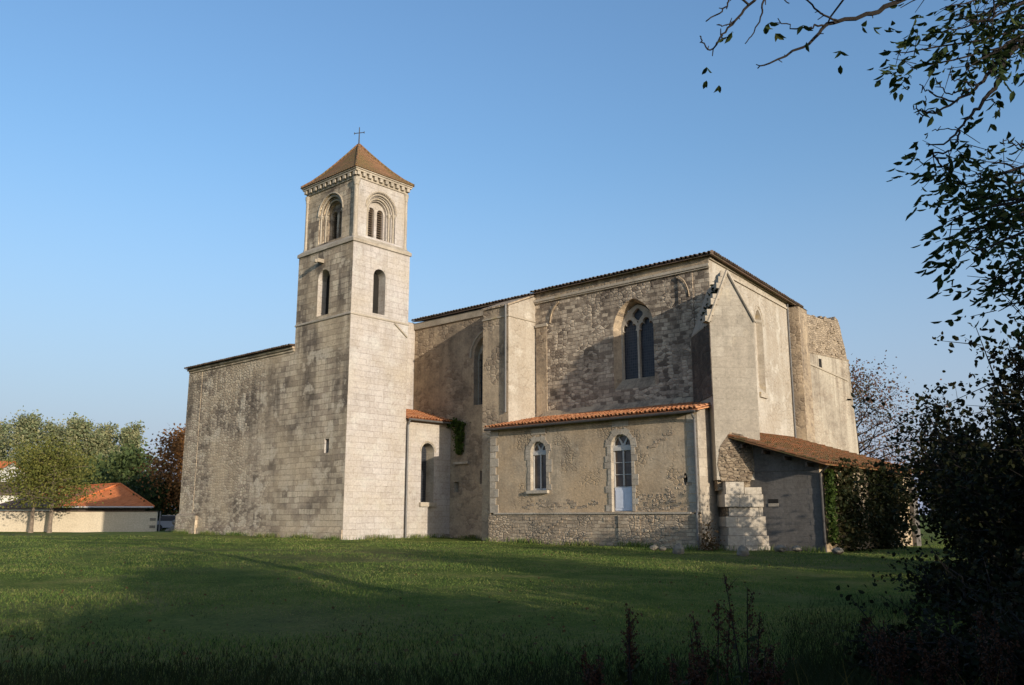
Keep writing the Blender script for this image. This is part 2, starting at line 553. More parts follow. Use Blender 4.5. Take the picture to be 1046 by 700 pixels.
M['cement'] = stone('grey_cement_render', (0.155, 0.14, 0.125), (0.13, 0.116, 0.103), (0.09, 0.08, 0.07), 0.45, 0.22, 0.010, stain=(0.075, 0.065, 0.055),
                    stain_lo=0.5, stain_hi=0.7, streak=0.45, streak_z=(0, 4), bump=0.35, mort_w=0.35, seed=12, vary=0.5)
M['moulding'] = stone('moulded_stone', (0.46, 0.40, 0.32), (0.38, 0.325, 0.255), (0.3, 0.25, 0.2), 0.9, 0.5, 0.008, stain=(0.20, 0.17, 0.13),
                      stain_lo=0.5, stain_hi=0.7, streak=0.3, streak_z=(5, 14), bump=0.4, seed=13, patch=(0.42, 0.32, 0.17), patch_lo=0.6, patch_hi=0.7)
M['garden_wall'] = stone('cream_wall_render', (0.58, 0.49, 0.36), (0.55, 0.46, 0.335), (0.5, 0.41, 0.3), 0.8, 0.4, 0.005, stain=(0.36, 0.29, 0.21),
                         stain_lo=0.58, stain_hi=0.8, streak=0.25, streak_z=(0.5, 2.0), bump=0.2, mort_w=0.2, seed=14)
M['tile'] = tiles('orange_canal_tile', [(0.36, 0.135, 0.055), (0.50, 0.20, 0.085), (0.42, 0.18, 0.09), (0.56, 0.27, 0.13), (0.30, 0.13, 0.07)], moss_lo=0.64)
M['tile_old'] = tiles('old_brown_tile', [(0.09, 0.062, 0.048), (0.13, 0.085, 0.06), (0.16, 0.115, 0.085), (0.12, 0.095, 0.08)], moss_lo=0.52)
M['tile_shed'] = tiles('mossy_red_tile', [(0.22, 0.09, 0.042), (0.30, 0.125, 0.058), (0.19, 0.095, 0.05), (0.25, 0.13, 0.07)], moss_lo=0.46)
M['tower_tile'] = tiles('tower_roof_tile', [(0.235, 0.12, 0.062), (0.19, 0.105, 0.056), (0.26, 0.14, 0.072), (0.17, 0.105, 0.058)], moss=(0.17, 0.12, 0.05), moss_lo=0.45, wave=True, bump=0.5)
M['house_tile'] = tiles('red_house_tile', [(0.58, 0.17, 0.055), (0.66, 0.22, 0.08), (0.50, 0.145, 0.05)], moss=(0.3, 0.14, 0.07), moss_lo=0.62, wave=True, bump=0.6)
M['grey_tile'] = tiles('brown_grey_tile', [(0.17, 0.10, 0.08), (0.13, 0.09, 0.075), (0.21, 0.13, 0.10)], moss_lo=0.6, wave=True, bump=0.6)
M['white_paint'] = plain('white_wood_paint', (0.47, 0.45, 0.42), 0.6, 0.12, 4, 0.15, 0.3, dirt=(0.35, 0.32, 0.28), dirt_lo=0.62)
M['door_paint'] = plain('pale_blue_door_paint', (0.60, 0.63, 0.70), 0.6, 0.1, 4, 0.15, 0.3, dirt=(0.42, 0.40, 0.40), dirt_lo=0.64)
M['white_wall'] = plain('white_house_render', (0.70, 0.66, 0.58), 0.9, 0.08, 1, 0.1)
M['zinc'] = plain('zinc', (0.15, 0.145, 0.14), 0.55, 0.2, 3, 0.1, 0.4, 0.4)
M['iron'] = plain('dark_iron', (0.06, 0.055, 0.05), 0.7, 0.3, 8, 0.2, 0.3)
M['louvre'] = plain('weathered_louvre_wood', (0.20, 0.145, 0.10), 0.85, 0.3, 6, 0.3)
M['dark_wood_and_shade'] = plain('dark_eave_wood_and_shade', (0.09, 0.07, 0.055), 0.85, 0.3, 6, 0.3)
M['void'] = plain('dark_interior', (0.02, 0.018, 0.016), 0.95, 0.2)
M['bark'] = plain('bark', (0.10, 0.08, 0.06), 0.95, 0.35, 6, 0.8)
M['bark_light'] = plain('pale_bark', (0.20, 0.155, 0.115), 0.95, 0.35, 6, 0.8)
M['twig'] = plain('dark_twig', (0.022, 0.018, 0.015), 0.9, 0.3, 9, 0.4)
M['stone_block'] = plain('loose_stone', (0.21, 0.18, 0.14), 0.95, 0.3, 5, 0.6, 0.1, dirt=(0.16, 0.15, 0.11), dirt_lo=0.52)
M['car_paint'] = plain('grey_car_paint', (0.16, 0.18, 0.22), 0.35, 0.05, 2, 0.02, 0.5)
M['rubber'] = plain('black_rubber', (0.02, 0.02, 0.02), 0.8, 0.2)

t = NT('leaded_glass')
uv = t.uv()
b = t.n('TexBrick'); t.link(uv, b.inputs['Vector'])
b.offset = 0.0
b.inputs['Color1'].default_value = (0.018, 0.021, 0.028, 1); b.inputs['Color2'].default_value = (0.035, 0.038, 0.046, 1)
b.inputs['Mortar'].default_value = (0.06, 0.06, 0.065, 1); b.inputs['Scale'].default_value = 1
b.inputs['Mortar Size'].default_value = 0.008; b.inputs['Brick Width'].default_value = 0.11; b.inputs['Row Height'].default_value = 0.13
n_, _ = t.noise(uv, 6, 3)
t.principled(b.outputs[0], 0.35, t.bump(t.math('ADD', n_, b.outputs['Fac']), 0.5, 0.02), 0.35)
M['glass'] = t.mat
t = NT('window_glass')
uv = t.uv()
n_, _ = t.noise(uv, 2.2, 4)
t.principled(t.ramp(n_, [(0.3, (0.025, 0.02, 0.018)), (0.6, (0.10, 0.07, 0.05)), (0.8, (0.16, 0.11, 0.08))]), 0.12, None, 0.5)
M['pane'] = t.mat
t = NT('car_glass')
t.principled((0.03, 0.035, 0.045), 0.1, None, 0.6)
M['car_glass'] = t.mat

M['lf_poplar'] = leafmat('poplar_leaf', [(0.11, 0.145, 0.075), (0.19, 0.22, 0.11), (0.29, 0.285, 0.15), (0.38, 0.33, 0.18)], 0.3)
M['lf_olive'] = leafmat('olive_green_leaf', [(0.075, 0.09, 0.022), (0.125, 0.135, 0.032), (0.18, 0.175, 0.045), (0.23, 0.20, 0.06)], 0.3)
M['lf_green'] = leafmat('mid_green_leaf', [(0.05, 0.075, 0.028), (0.085, 0.115, 0.04), (0.13, 0.15, 0.055)], 0.3)
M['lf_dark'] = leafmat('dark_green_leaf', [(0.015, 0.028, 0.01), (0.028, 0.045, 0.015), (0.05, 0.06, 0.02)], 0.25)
M['lf_red'] = leafmat('copper_leaf', [(0.10, 0.052, 0.024), (0.18, 0.085, 0.034), (0.27, 0.13, 0.045), (0.13, 0.08, 0.03)], 0.25)
M['lf_autumn'] = leafmat('autumn_leaf', [(0.11, 0.055, 0.045), (0.16, 0.085, 0.065), (0.13, 0.085, 0.05), (0.14, 0.13, 0.055)], 0.3)
M['lf_fore'] = leafmat('overhanging_leaf', [(0.022, 0.04, 0.014), (0.03, 0.05, 0.018), (0.04, 0.06, 0.02), (0.045, 0.065, 0.02), (0.10, 0.09, 0.02)], 0.3)
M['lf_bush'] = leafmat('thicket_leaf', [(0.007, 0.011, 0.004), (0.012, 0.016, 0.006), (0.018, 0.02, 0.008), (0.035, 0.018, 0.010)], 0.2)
M['lf_ivy'] = leafmat('ivy_leaf', [(0.03, 0.05, 0.012), (0.055, 0.085, 0.018), (0.09, 0.12, 0.025)], 0.25)
M['lf_ivy_dark'] = leafmat('dark_ivy_leaf', [(0.012, 0.018, 0.007), (0.022, 0.027, 0.010), (0.048, 0.036, 0.014)], 0.2)
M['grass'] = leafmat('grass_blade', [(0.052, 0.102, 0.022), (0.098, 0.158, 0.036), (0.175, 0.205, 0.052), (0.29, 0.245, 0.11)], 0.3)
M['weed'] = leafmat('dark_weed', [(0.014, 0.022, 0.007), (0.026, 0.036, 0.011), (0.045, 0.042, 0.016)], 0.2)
M['seed'] = leafmat('rusty_seed_head', [(0.05, 0.022, 0.012), (0.09, 0.04, 0.022), (0.07, 0.03, 0.016)], 0.15)
M['dry_grass'] = leafmat('yellow_grass_blade', [(0.05, 0.055, 0.014), (0.09, 0.08, 0.02), (0.16, 0.11, 0.03)], 0.3)
M['dry_plant'] = leafmat('dry_brown_leaf', [(0.075, 0.045, 0.024), (0.12, 0.075, 0.035), (0.05, 0.045, 0.02)], 0.2)

# ground
t = NT('meadow_ground')
co = t.n('TexCoord').outputs['Object']
n1, _ = t.noise(co, 0.10, 5, 0.6)
n2, _ = t.noise(co, 0.9, 6, 0.65)
n3, _ = t.noise(co, 14, 6, 0.7)
n4, _ = t.noise(co, 60, 3, 0.7)
c = t.ramp(n2, [(0.3, (0.055, 0.085, 0.018)), (0.5, (0.105, 0.135, 0.03)), (0.68, (0.18, 0.17, 0.055))])
c = t.mix(t.math('MULTIPLY', t.remap(n1, 0.5, 0.64), 0.55), c, (0.14, 0.12, 0.055))
c = t.mix(1.0, c, t.remap(n3, 0.3, 0.7, 0.6, 1.35), 'MULTIPLY')
h = t.math('ADD', t.math('MULTIPLY', n3, 1.0), t.math('MULTIPLY', n4, 0.6))
t.principled(c, 0.95, t.bump(h, 0.9, 0.06), 0.05)
M['ground'] = t.mat

# ------------------------------------------------------------------ ground
g = MB()
def axis():
    a = []
    for i in range(-110, 111):
        k = i / 110
        a.append(math.copysign(1, k) * (90 * abs(k) + 3000 * abs(k) ** 9))
    return a
ax = axis()
us = [-25 + a for a in ax]
vs_ = [22 + a for a in ax]
n = len(us)
verts = [(u, v, ground_z(u, v)) for v in vs_ for u in us]
faces = [(j * n + i, j * n + i + 1, (j + 1) * n + i + 1, (j + 1) * n + i) for j in range(n - 1) for i in range(n - 1)]
me = bpy.data.meshes.new('meadow')
me.from_pydata(verts, [], faces)
me.materials.append(M['ground'])
me.polygons.foreach_set('use_smooth', [True] * len(faces))
ground = bpy.data.objects.new('meadow', me)
col.objects.link(ground)
tag(ground, kind='structure')

# ------------------------------------------------------------------ tiled roofs
def tile_rows(m, A, B, up, L, pitch=0.21, r=0.085, seg=0.36, jit=0.012, mi=0, under=True, clip=None):
    """canal tiles: rows along the slope 'up' (unit vector), eave from A to B, slope length L (number or function of k in 0..1)"""
    A, B = Vector(A), Vector(B)
    e = (B - A); W = e.length; e.normalize()
    nrm = e.cross(up).normalized()
    if nrm.z < 0: nrm = -nrm
    nrow = max(1, int(W / pitch))
    Lf = L if callable(L) else (lambda k: L)
    S0f = clip if clip else (lambda k: 0.0)
    for i in range(nrow):
        k = (i + 0.5) / nrow
        s0, l = S0f(k), Lf(k)
        if l - s0 < 0.08: continue
        c0 = A + e * (W * k + random.uniform(-jit, jit))
        ns = max(1, int((l - s0) / seg))
        for j in range(ns):
            a0 = s0 + (l - s0) * j / ns - (0.07 if j else 0.05 + random.uniform(0, 0.03)); a1 = s0 + (l - s0) * (j + 1) / ns
            lift0 = 0.035 + random.uniform(0, jit); lift1 = 0.012
            dx = random.uniform(-jit, jit)
            vs, fs = [], []
            q = 5
            for (aa, li, rr) in ((a0, lift0, r * 1.08), (a1, lift1, r * 0.9)):
                for kk in range(q + 1):
                    th = math.pi * kk / q
                    vs.append(c0 + e * (math.cos(th) * rr + dx) + up * aa + nrm * (li + math.sin(th) * rr))
                for kk in range(q, -1, -1):     # tile thickness
                    th = math.pi * kk / q
                    vs.append(c0 + e * (math.cos(th) * rr * 0.82 + dx) + up * aa + nrm * (li + math.sin(th) * rr * 0.82))
            w = 2 * (q + 1)
            for kk in range(w):
                k2 = (kk + 1) % w
                fs.append((kk, k2, w + k2, w + kk))
            for kk in range(q):
                fs.append((kk, w - 1 - kk, w - 2 - kk, kk + 1))
            m.raw(vs, fs, mi)


# ================================================================== CHURCH
UE, VS, VA, V0 = -34.48, 26.15, 30.09, 33.29
UW, VN = -39.25, 29.95                    # tower west and north faces
church = thing('church', 'old stone church with a square bell tower and dark gothic choir windows', 'church', (-34, 34, 0.5))

# ---- bell tower
m = MB()
TW, TD = UE - UW, VN - VS
low_e = arch(27.92 - VS, 0.80, 11.88, 13.88)
low_s = arch(-36.88 - UW, 1.02, 11.88, 13.85)
slit = [(-36.22 - UW, 4.72), (-35.86 - UW, 4.72), (-35.86 - UW, 5.42), (-36.22 - UW, 5.42)]
B0 = -0.6
OS, OE = Vector((UW, VS, 0)), Vector((UE, VS, 0))
m.panel(OS, XS, [(0, B0), (TW, B0), (TW, 15.45), (0, 15.45)], [low_s, slit], 0.55, 1, 0)
m.panel(OE, XE, [(0, B0), (TD, B0), (TD, 15.45), (0, 15.45)], [low_e], 0.55, 0, 0)
m.panel(Vector((UE, VN, 0)), -XS, [(0, B0), (TW, B0), (TW, 15.45), (0, 15.45)], mi=1)
m.panel(Vector((UW, VN, 0)), -XE, [(0, B0), (TD, B0), (TD, 15.45), (0, 15.45)], mi=1)
# dark sheets behind the windows and slit, standing for the unlit inside
m.face([OE + XE * p[0] + ZV * p[1] - XS * 0.55 for p in low_e], 2)
m.face([OS + XS * p[0] + ZV * p[1] + XE * 0.55 for p in low_s], 2)
m.face([OS + XS * p[0] + ZV * p[1] + XE * 0.55 for p in slit], 2)
# roof scar on the east face and stone gargoyle stub on the south face
tower = m.build('bell_tower', [M['ashlar'], M['ashlar_worn'], M['void']], church)
m = MB()
m.box(-37.15, -36.93, VS - 0.42, VS + 0.05, 14.72, 14.92)
m.box(-37.12, -36.96, VS - 0.55, VS - 0.40, 14.68, 14.84)
m.build('spout', M['moulding'], tower)
m = MB()
m.tube([(UE + 0.05, 29.0, 11.55), (UE + 0.05, 29.86, 10.95)], 0.05, 6)
m.build('roof_scar', M['moulding'], tower)

# string courses
def band(m, x0, x1, y0, y1, z0, z1, out, slope=0.0, mi=0):
    """a square band round a rectangle, its top sloping back"""
    a = [(x0 - out, y0 - out), (x1 + out, y0 - out), (x1 + out, y1 + out), (x0 - out, y1 + out)]
    t2 = [(x0 - out + slope, y0 - out + slope), (x1 + out - slope, y0 - out + slope), (x1 + out - slope, y1 + out - slope), (x0 - out + slope, y1 + out - slope)]
    zm = z1 if slope == 0 else z0 + (z1 - z0) * 0.4
    for i in range(4):
        j = (i + 1) % 4
        m.face([(*a[i], z0), (*a[j], z0), (*a[j], zm), (*a[i], zm)], mi)
        if slope:
            m.face([(*a[i], zm), (*a[j], zm), (*t2[j], z1), (*t2[i], z1)], mi)
    m.face([(*p, z1) for p in t2], mi)
    m.face([(*p, z0) for p in reversed(a)], mi)

m = MB(); band(m, UW, UE, VS, VN, 11.60, 11.72, 0.045, 0.04); m.build('string_course', M['moulding'], tower)
m = MB(); band(m, UW, UE, VS, VN, 15.44, 15.86, 0.075, 0.27); m.build('string_course', M['moulding'], tower)

# belfry stage
bx0, bx1, by0, by1 = UW + 0.2, UE - 0.25, VS + 0.25, VN - 0.15
ZB, ZT = 15.75, 19.0
m = MB()
BW, BD = bx1 - bx0, by1 - by0
ce, cs = BD / 2, BW / 2
sill = 15.98
def nested(m, O, X, W, c, radii, spring, steps, mi, mic):
    Nn = X.cross(ZV)
    outer = [(0, ZB), (W, ZB), (W, ZT), (0, ZT)]
    off = 0
    for k, r in enumerate(radii):
        hole = arch(c, 2 * r, sill, spring, n=18)
        m.panel(O - Nn * off, X, outer, [hole], steps[k], mi)
        outer = arch(c, 2 * r + 0.02, sill, spring, n=18)
        off += steps[k]
        # roll moulding and shaft in each step
        if k < len(radii) - 1:
            rr = r - 0.075
            pts = [O - Nn * (off - 0.07) + X * (c + rr * math.cos(a)) + ZV * (spring + rr * math.sin(a)) for a in [math.pi * i / 16 for i in range(17)]]
            m.tube(pts, 0.055, 8, mic)
            for sg in (-1, 1):
                b0 = O - Nn * (off - 0.07) + X * (c + sg * rr)
                m.tube([b0 + ZV * (sill + 0.02), b0 + ZV * (spring - 0.16)], 0.05, 8, mic)
                m.tube([b0 + ZV * (spring - 0.18), b0 + ZV * (spring - 0.14), b0 + ZV * (spring - 0.02), b0 + ZV * (spring + 0.04)], [0.055, 0.07, 0.105, 0.105], 8, mic)
                m.tube([b0 + ZV * (sill), b0 + ZV * (sill + 0.12)], [0.09, 0.055], 8, mic)
    # hood
    for rr, tr in ((radii[0] + 0.06, 0.045),):
        pts = [O + Nn * 0.015 + X * (c + rr * math.cos(a)) + ZV * (spring + rr * math.sin(a)) for a in [math.pi * i / 20 for i in range(21)]]
        m.tube(pts, tr, 6, mic)
    # two lights under the inner arch
    r = radii[-1]
    lw = 0.44
    lights = [arch(c + s_ * (lw / 2 + 0.09), lw, sill + 0.05, spring + 0.02, n=10) for s_ in (-1, 1)]
    m.panel(O - Nn * off, X, arch(c, 2 * r + 0.02, sill - 0.02, spring, n=18), lights, 0.22, mi)
    return off, lights
SPE = 17.58
ofe, le = nested(m, Vector((bx1, by0, 0)), XE, BD, ce, [0.98, 0.80, 0.62], SPE, [0.16, 0.16, 0.16], 0, 1)
ofs, ls = nested(m, Vector((bx0, by0, 0)), XS, BW, cs, [1.02, 0.84, 0.66], SPE, [0.17, 0.17, 0.17], 2, 1)
m.panel(Vector((bx1, by1, 0)), -XS, [(0, ZB), (BW, ZB), (BW, ZT), (0, ZT)], mi=2)
m.panel(Vector((bx0, by1, 0)), -XE, [(0, ZB), (BD, ZB), (BD, ZT), (0, ZT)], mi=2)
# corner shafts with capitals
for (x, y, q) in ((bx1, by0, 1.0), (bx0, by0, 0.7), (bx1, by1, 0.7)):
    m.tube([(x, y, ZB), (x, y, ZB + 0.16), (x, y, ZB + 0.18), (x, y, ZT - 0.40)], [0.17 * q, 0.16 * q, 0.125 * q, 0.125 * q], 14, 1)
    m.tube([(x, y, ZT - 0.44), (x, y, ZT - 0.40), (x, y, ZT - 0.37), (x, y, ZT - 0.16), (x, y, ZT - 0.02)], [0.13 * q, 0.16 * q, 0.14 * q, 0.20 * q, 0.20 * q], 14, 1)
for (x, y, dx, dy) in ((bx1, by0, -1, 0), (bx1, by0, 0, 1)):
    a_, b__ = x + dx * 0.34, y + dy * 0.34
    m.box(min(a_, x) - 0.02 * (dx == 0), max(a_, x) + 0.02 * (dx == 0), min(b__, y) - 0.02 * (dy == 0), max(b__, y) + 0.02 * (dy == 0), ZB, ZT - 0.02, 0 if dy else 2)
m.build('belfry_stage', [M['ashlar'], M['moulding'], M['ashlar_worn']], tower)
# louvres
for (O, X, off, lights) in ((Vector((bx1, by0, 0)), XE, ofe, le), (Vector((bx0, by0, 0)), XS, ofs, ls)):
    Nn = X.cross(ZV)
    for L in lights:
        m = MB()
        xa = min(p[0] for p in L); xb = max(p[0] for p in L)
        zb = max(p[1] for p in L)
        z = sill + 0.10
        while z < zb - 0.05:
            h = 0.0
            if z > SPE + 0.02:
                h = (xb - xa) / 2 - math.sqrt(max(0, ((xb - xa) / 2) ** 2 - (z - SPE - 0.02) ** 2))
            p0 = O - Nn * (off + 0.08)
            q = [(xa + h, 0), (xb - h, 0)]
            for th in (0.0,):
                A1, A2 = p0 + X * q[0][0] + ZV * z, p0 + X * q[1][0] + ZV * z
                d = -Nn * 0.13 + ZV * 0.075
                up2 = ZV * 0.018
                m.raw([A1, A2, A2 + d, A1 + d, A1 + up2, A2 + up2, A2 + d + up2, A1 + d + up2],
                      [(0, 3, 2, 1), (4, 5, 6, 7), (0, 1, 5, 4), (1, 2, 6, 5), (2, 3, 7, 6), (3, 0, 4, 7)])
            z += 0.125
        m.face([O - Nn * (off + 0.24) + X * p[0] + ZV * p[1] for p in L], 1)
        m.build('louvre', [M['louvre'], M['void']], tower)
# corbel table and cornice
m = MB()
band(m, bx0, bx1, by0, by1, ZT, ZT + 0.10, 0.06)
for i in range(11):
    x = bx0 + BW * (i + 0.0) / 10
    m.box(x - 0.10, x + 0.10, by0 - 0.20, by0 + 0.05, ZT + 0.10, ZT + 0.30)
for i in range(10):
    y = by0 + BD * (i + 0.0) / 9
    m.box(bx1 - 0.05, bx1 + 0.20, y - 0.10, y + 0.10, ZT + 0.10, ZT + 0.30)
band(m, bx0 + 0.02, bx1 - 0.02, by0 + 0.02, by1 - 0.02, ZT + 0.101, ZT + 0.301, 0.06)
band(m, bx0, bx1, by0, by1, ZT + 0.303, ZT + 0.40, 0.22)
band(m, bx0, bx1, by0, by1, ZT + 0.402, ZT + 0.47, 0.27)
m.build('cornice', M['moulding'], tower)
# pyramid roof with a slight kick at the eaves
m = MB()
ccx, ccy = (bx0 + bx1) / 2, (by0 + by1) / 2
prof = [(1.0, ZT + 0.475), (0.985, ZT + 0.53), (0.80, ZT + 0.86), (0.60, ZT + 1.32), (0.40, ZT + 1.86), (0.20, ZT + 2.44), (0.012, ZT + 3.02)]
hx, hy = BW / 2 + 0.33, BD / 2 + 0.33
for (k0, z0), (k1, z1) in zip(prof, prof[1:]):
    a = [(ccx + sx * hx * k0, ccy + sy * hy * k0, z0) for sx, sy in ((-1, -1), (1, -1), (1, 1), (-1, 1))]
    b_ = [(ccx + sx * hx * k1, ccy + sy * hy * k1, z1) for sx, sy in ((-1, -1), (1, -1), (1, 1), (-1, 1))]
    for i in range(4):
        j = (i + 1) % 4
        m.face([a[i], a[j], b_[j], b_[i]])
for sx, sy in ((-1, -1), (1, -1), (1, 1), (-1, 1)):
    m.tube([(ccx + sx * hx * k, ccy + sy * hy * k, z + 0.01) for k, z in prof[1:]], 0.07, 6)
m.face([(ccx + sx * hx, ccy + sy * hy, ZT + 0.474) for sx, sy in ((-1, -1), (-1, 1), (1, 1), (1, -1))])
m.build('tower_roof', M['tower_tile'], tower)
m = MB()
zc = ZT + 2.95
m.tube([(ccx, ccy, zc), (ccx, ccy, zc + 1.12)], [0.04, 0.022], 6)
m.tube([(ccx - 0.26, ccy - 0.14, zc + 0.78), (ccx + 0.26, ccy + 0.14, zc + 0.78)], 0.022, 6)
for s_ in (-1, 1):
    m.tube([(ccx + s_ * 0.26, ccy + s_ * 0.14, zc + 0.72), (ccx + s_ * 0.26, ccy + s_ * 0.14, zc + 0.84)], 0.02, 6)
m.tube([(ccx, ccy, zc), (ccx, ccy, zc + 0.07), (ccx, ccy, zc + 0.14)], [0.02, 0.09, 0.02], 8)
m.build('cross', M['iron'], tower)

# ---- west part of the nave, flush with the tower's south face
UWW = -50.45
m = MB()
O = Vector((UWW, VS + 0.012, 0))
W = UW - UWW
m.panel(O, XS, [(0, B0), (W, B0), (W, 10.28), (0, 10.28)], mi=0)
m.panel(Vector((UWW, 42, 0)), -XE, [(0, B0), (42 - VS - 0.04, B0), (42 - VS - 0.04, 10.28), (0, 10.28)], mi=0)
m.panel(Vector((UW, 42, 0)), -XS, [(0, B0), (W, B0), (W, 10.28), (0, 10.28)], mi=0)
m.panel(Vector((UW, VN, 0)), XE, [(0, B0), (42 - VN, B0), (42 - VN, 10.28), (0, 10.28)], mi=0)
# low footing course
m.box(-48.6, UE - 0.02, VS - 0.06, VS + 0.03, B0, 0.98, 1)
# mixed-in larger repair of squared blocks next to the tower
nave_w = m.build('nave_wall', [M['nave_rubble'], M['ashlar_worn']], church)
m = MB()
m.box(-50.52, -48.9, VS - 0.006, VS + 0.1, 1.6, 10.25)
m.box(-50.68, -48.3, VS - 0.14, VS + 0.1, B0, 1.66)
m.raw([(-50.68, VS - 0.14, 1.66), (-48.3, VS - 0.14, 1.66), (-48.5, VS - 0.004, 1.80), (-50.6, VS - 0.004, 1.80)], [(0, 1, 2, 3)])
m.build('buttress', M['ashlar_worn'], nave_w)
m = MB()
m.box(UWW - 0.05, UW - 0.01, VS - 0.05, VS + 0.3, 10.285, 10.42)
m.box(UWW - 0.12, UW - 0.01, VS - 0.14, VS + 0.3, 10.423, 10.53)
m.build('cornice', M['ashlar_worn'], nave_w)
m = MB()
sl = 0.17
upv = Vector((0, math.cos(math.atan(sl)), math.sin(math.atan(sl))))
m.raw([(UWW - 0.2, VS - 0.25, 10.535), (UW, VS - 0.25, 10.535), (UW, 34, 10.53 + 8.1 * sl), (UWW - 0.2, 34, 10.53 + 8.1 * sl), (UW, 42.2, 10.6), (UWW - 0.2, 42.2, 10.6)],
      [(0, 1, 2, 3), (3, 2, 4, 5), (0, 3, 5), (1, 4, 2)])
tile_rows(m, (UWW - 0.2, VS - 0.25, 10.54), (UW - 0.03, VS - 0.25, 10.54), upv, 7.9, 0.22, 0.085, 0.8)
m.build('roof', M['tile_old'], nave_w)

# ---- side chapel between tower and nave
m = MB()
US = UE - 0.08
cwin = arch(31.62 - VN, 0.92, 2.35, 5.0)
Oc = Vector((US, VN, 0))
m.panel(Oc, XE, [(0, B0), (V0 - VN, B0), (V0 - VN, 6.62), (0, 6.62)], [cwin], 0.62, 0, 1)
m.face([Oc + XE * p[0] + ZV * p[1] - XS * 0.62 for p in cwin], 2)
m.panel(Vector((-37.7, VN - 2, 0)), XE, [(0, B0), (V0 - VN + 2, B0), (V0 - VN + 2, 12.75), (0, 12.75)], mi=0)
# sill stone and hood line
m.box(US - 0.3, US + 0.14, 31.05, 32.2, 2.12, 2.34, 1)
pts = [Oc + XE * (31.62 - VN + 0.53 * math.cos(a)) + ZV * (5.0 + 0.53 * math.sin(a)) + XS * 0.01 for a in [math.pi * i / 14 for i in range(15)]]
m.tube(pts, 0.05, 6, 1)
chapel = m.build('side_chapel', [M['ashlar'], M['moulding'], M['glass']], church)
m = MB()
dz, dl = 0.85, 3.15
up_w = Vector((-dl, 0, dz)).normalized()
e0, e1 = Vector((US + 0.3, VN + 0.02, 6.66)), Vector((US + 0.3, V0 - 0.02, 6.66))
m.raw([e0, e1, e1 + up_w * 3.45, e0 + up_w * 3.45, e0 - ZV * 0.05, e1 - ZV * 0.05, e1 + up_w * 3.45 - ZV * 0.05, e0 + up_w * 3.45 - ZV * 0.05],
      [(0, 1, 2, 3), (4, 7, 6, 5), (0, 4, 5, 1), (1, 5, 6, 2), (3, 7, 4, 0)])
tile_rows(m, e0, e1, up_w, 3.45, 0.21, 0.085, 0.4)
m.build('roof', M['tile'], chapel)
m = MB()
m.tube([e0 + Vector((0.02, 0, -0.06)), e1 + Vector((0.02, -0.05, -0.06))], 0.055, 8)
m.build('gutter', M['zinc'], chapel)
m = MB()
m.tube([e0 + Vector((0.0, 0.10, -0.08)), Vector((UE + 0.08, VN + 0.10, 6.3)), Vector((UE + 0.08, VN + 0.10, 0.3))], 0.05, 8)
m.build('downpipe', M['zinc'], chapel)

# ---- nave and choir south wall
UC = -18.33
PU0, PU1, PV = -30.18, -28.42, 31.25
m = MB()
O = Vector((-37.7, V0, 0))
nwin = arch(-32.05 + 37.7, 1.55, 7.5, 10.1, 'pointed', 16, 1.15)
hole1 = [(-34.27 + 37.7, 2.9), (-33.9 + 37.7, 2.9), (-33.9 + 37.7, 3.45), (-34.27 + 37.7, 3.45)]
hole2 = [(-32.32 + 37.7, 3.3), (-31.98 + 37.7, 3.3), (-31.98 + 37.7, 3.98), (-32.32 + 37.7, 3.98)]
m.panel(O, XS, [(0, B0), (PU0 + 37.7, B0), (PU0 + 37.7, 12.72), (0, 12.72)], [nwin, hole1, hole2], 0.35, 0, 1)
for h_ in (hole1, hole2):
    m.face([O + XS * p[0] + ZV * p[1] + XE * 0.35 for p in h_], 2)
m.box(-34.2, -33.1, V0 - 0.14, V0 - 0.003, 4.38, 4.5, 1)
m.box(-35.5, -32.6, V0 - 0.5, V0 - 0.003, B0, 0.68, 3)
# hood of the window
cxn = -32.05
hood = arch(cxn, 2.05, 7.5, 10.1, 'pointed', 16, 1.42)[2:]
m.tube([Vector((p[0], V0 - 0.02, p[1])) for p in hood], 0.06, 6, 1)
# wall head over the nave
m.box(-37.7, PU0, V0 - 0.10, V0 - 0.003, 12.35, 12.72, 1)
nave_c = m.build('nave_wall', [M['nave_upper'], M['moulding'], M['void'], M['plinth']], church)

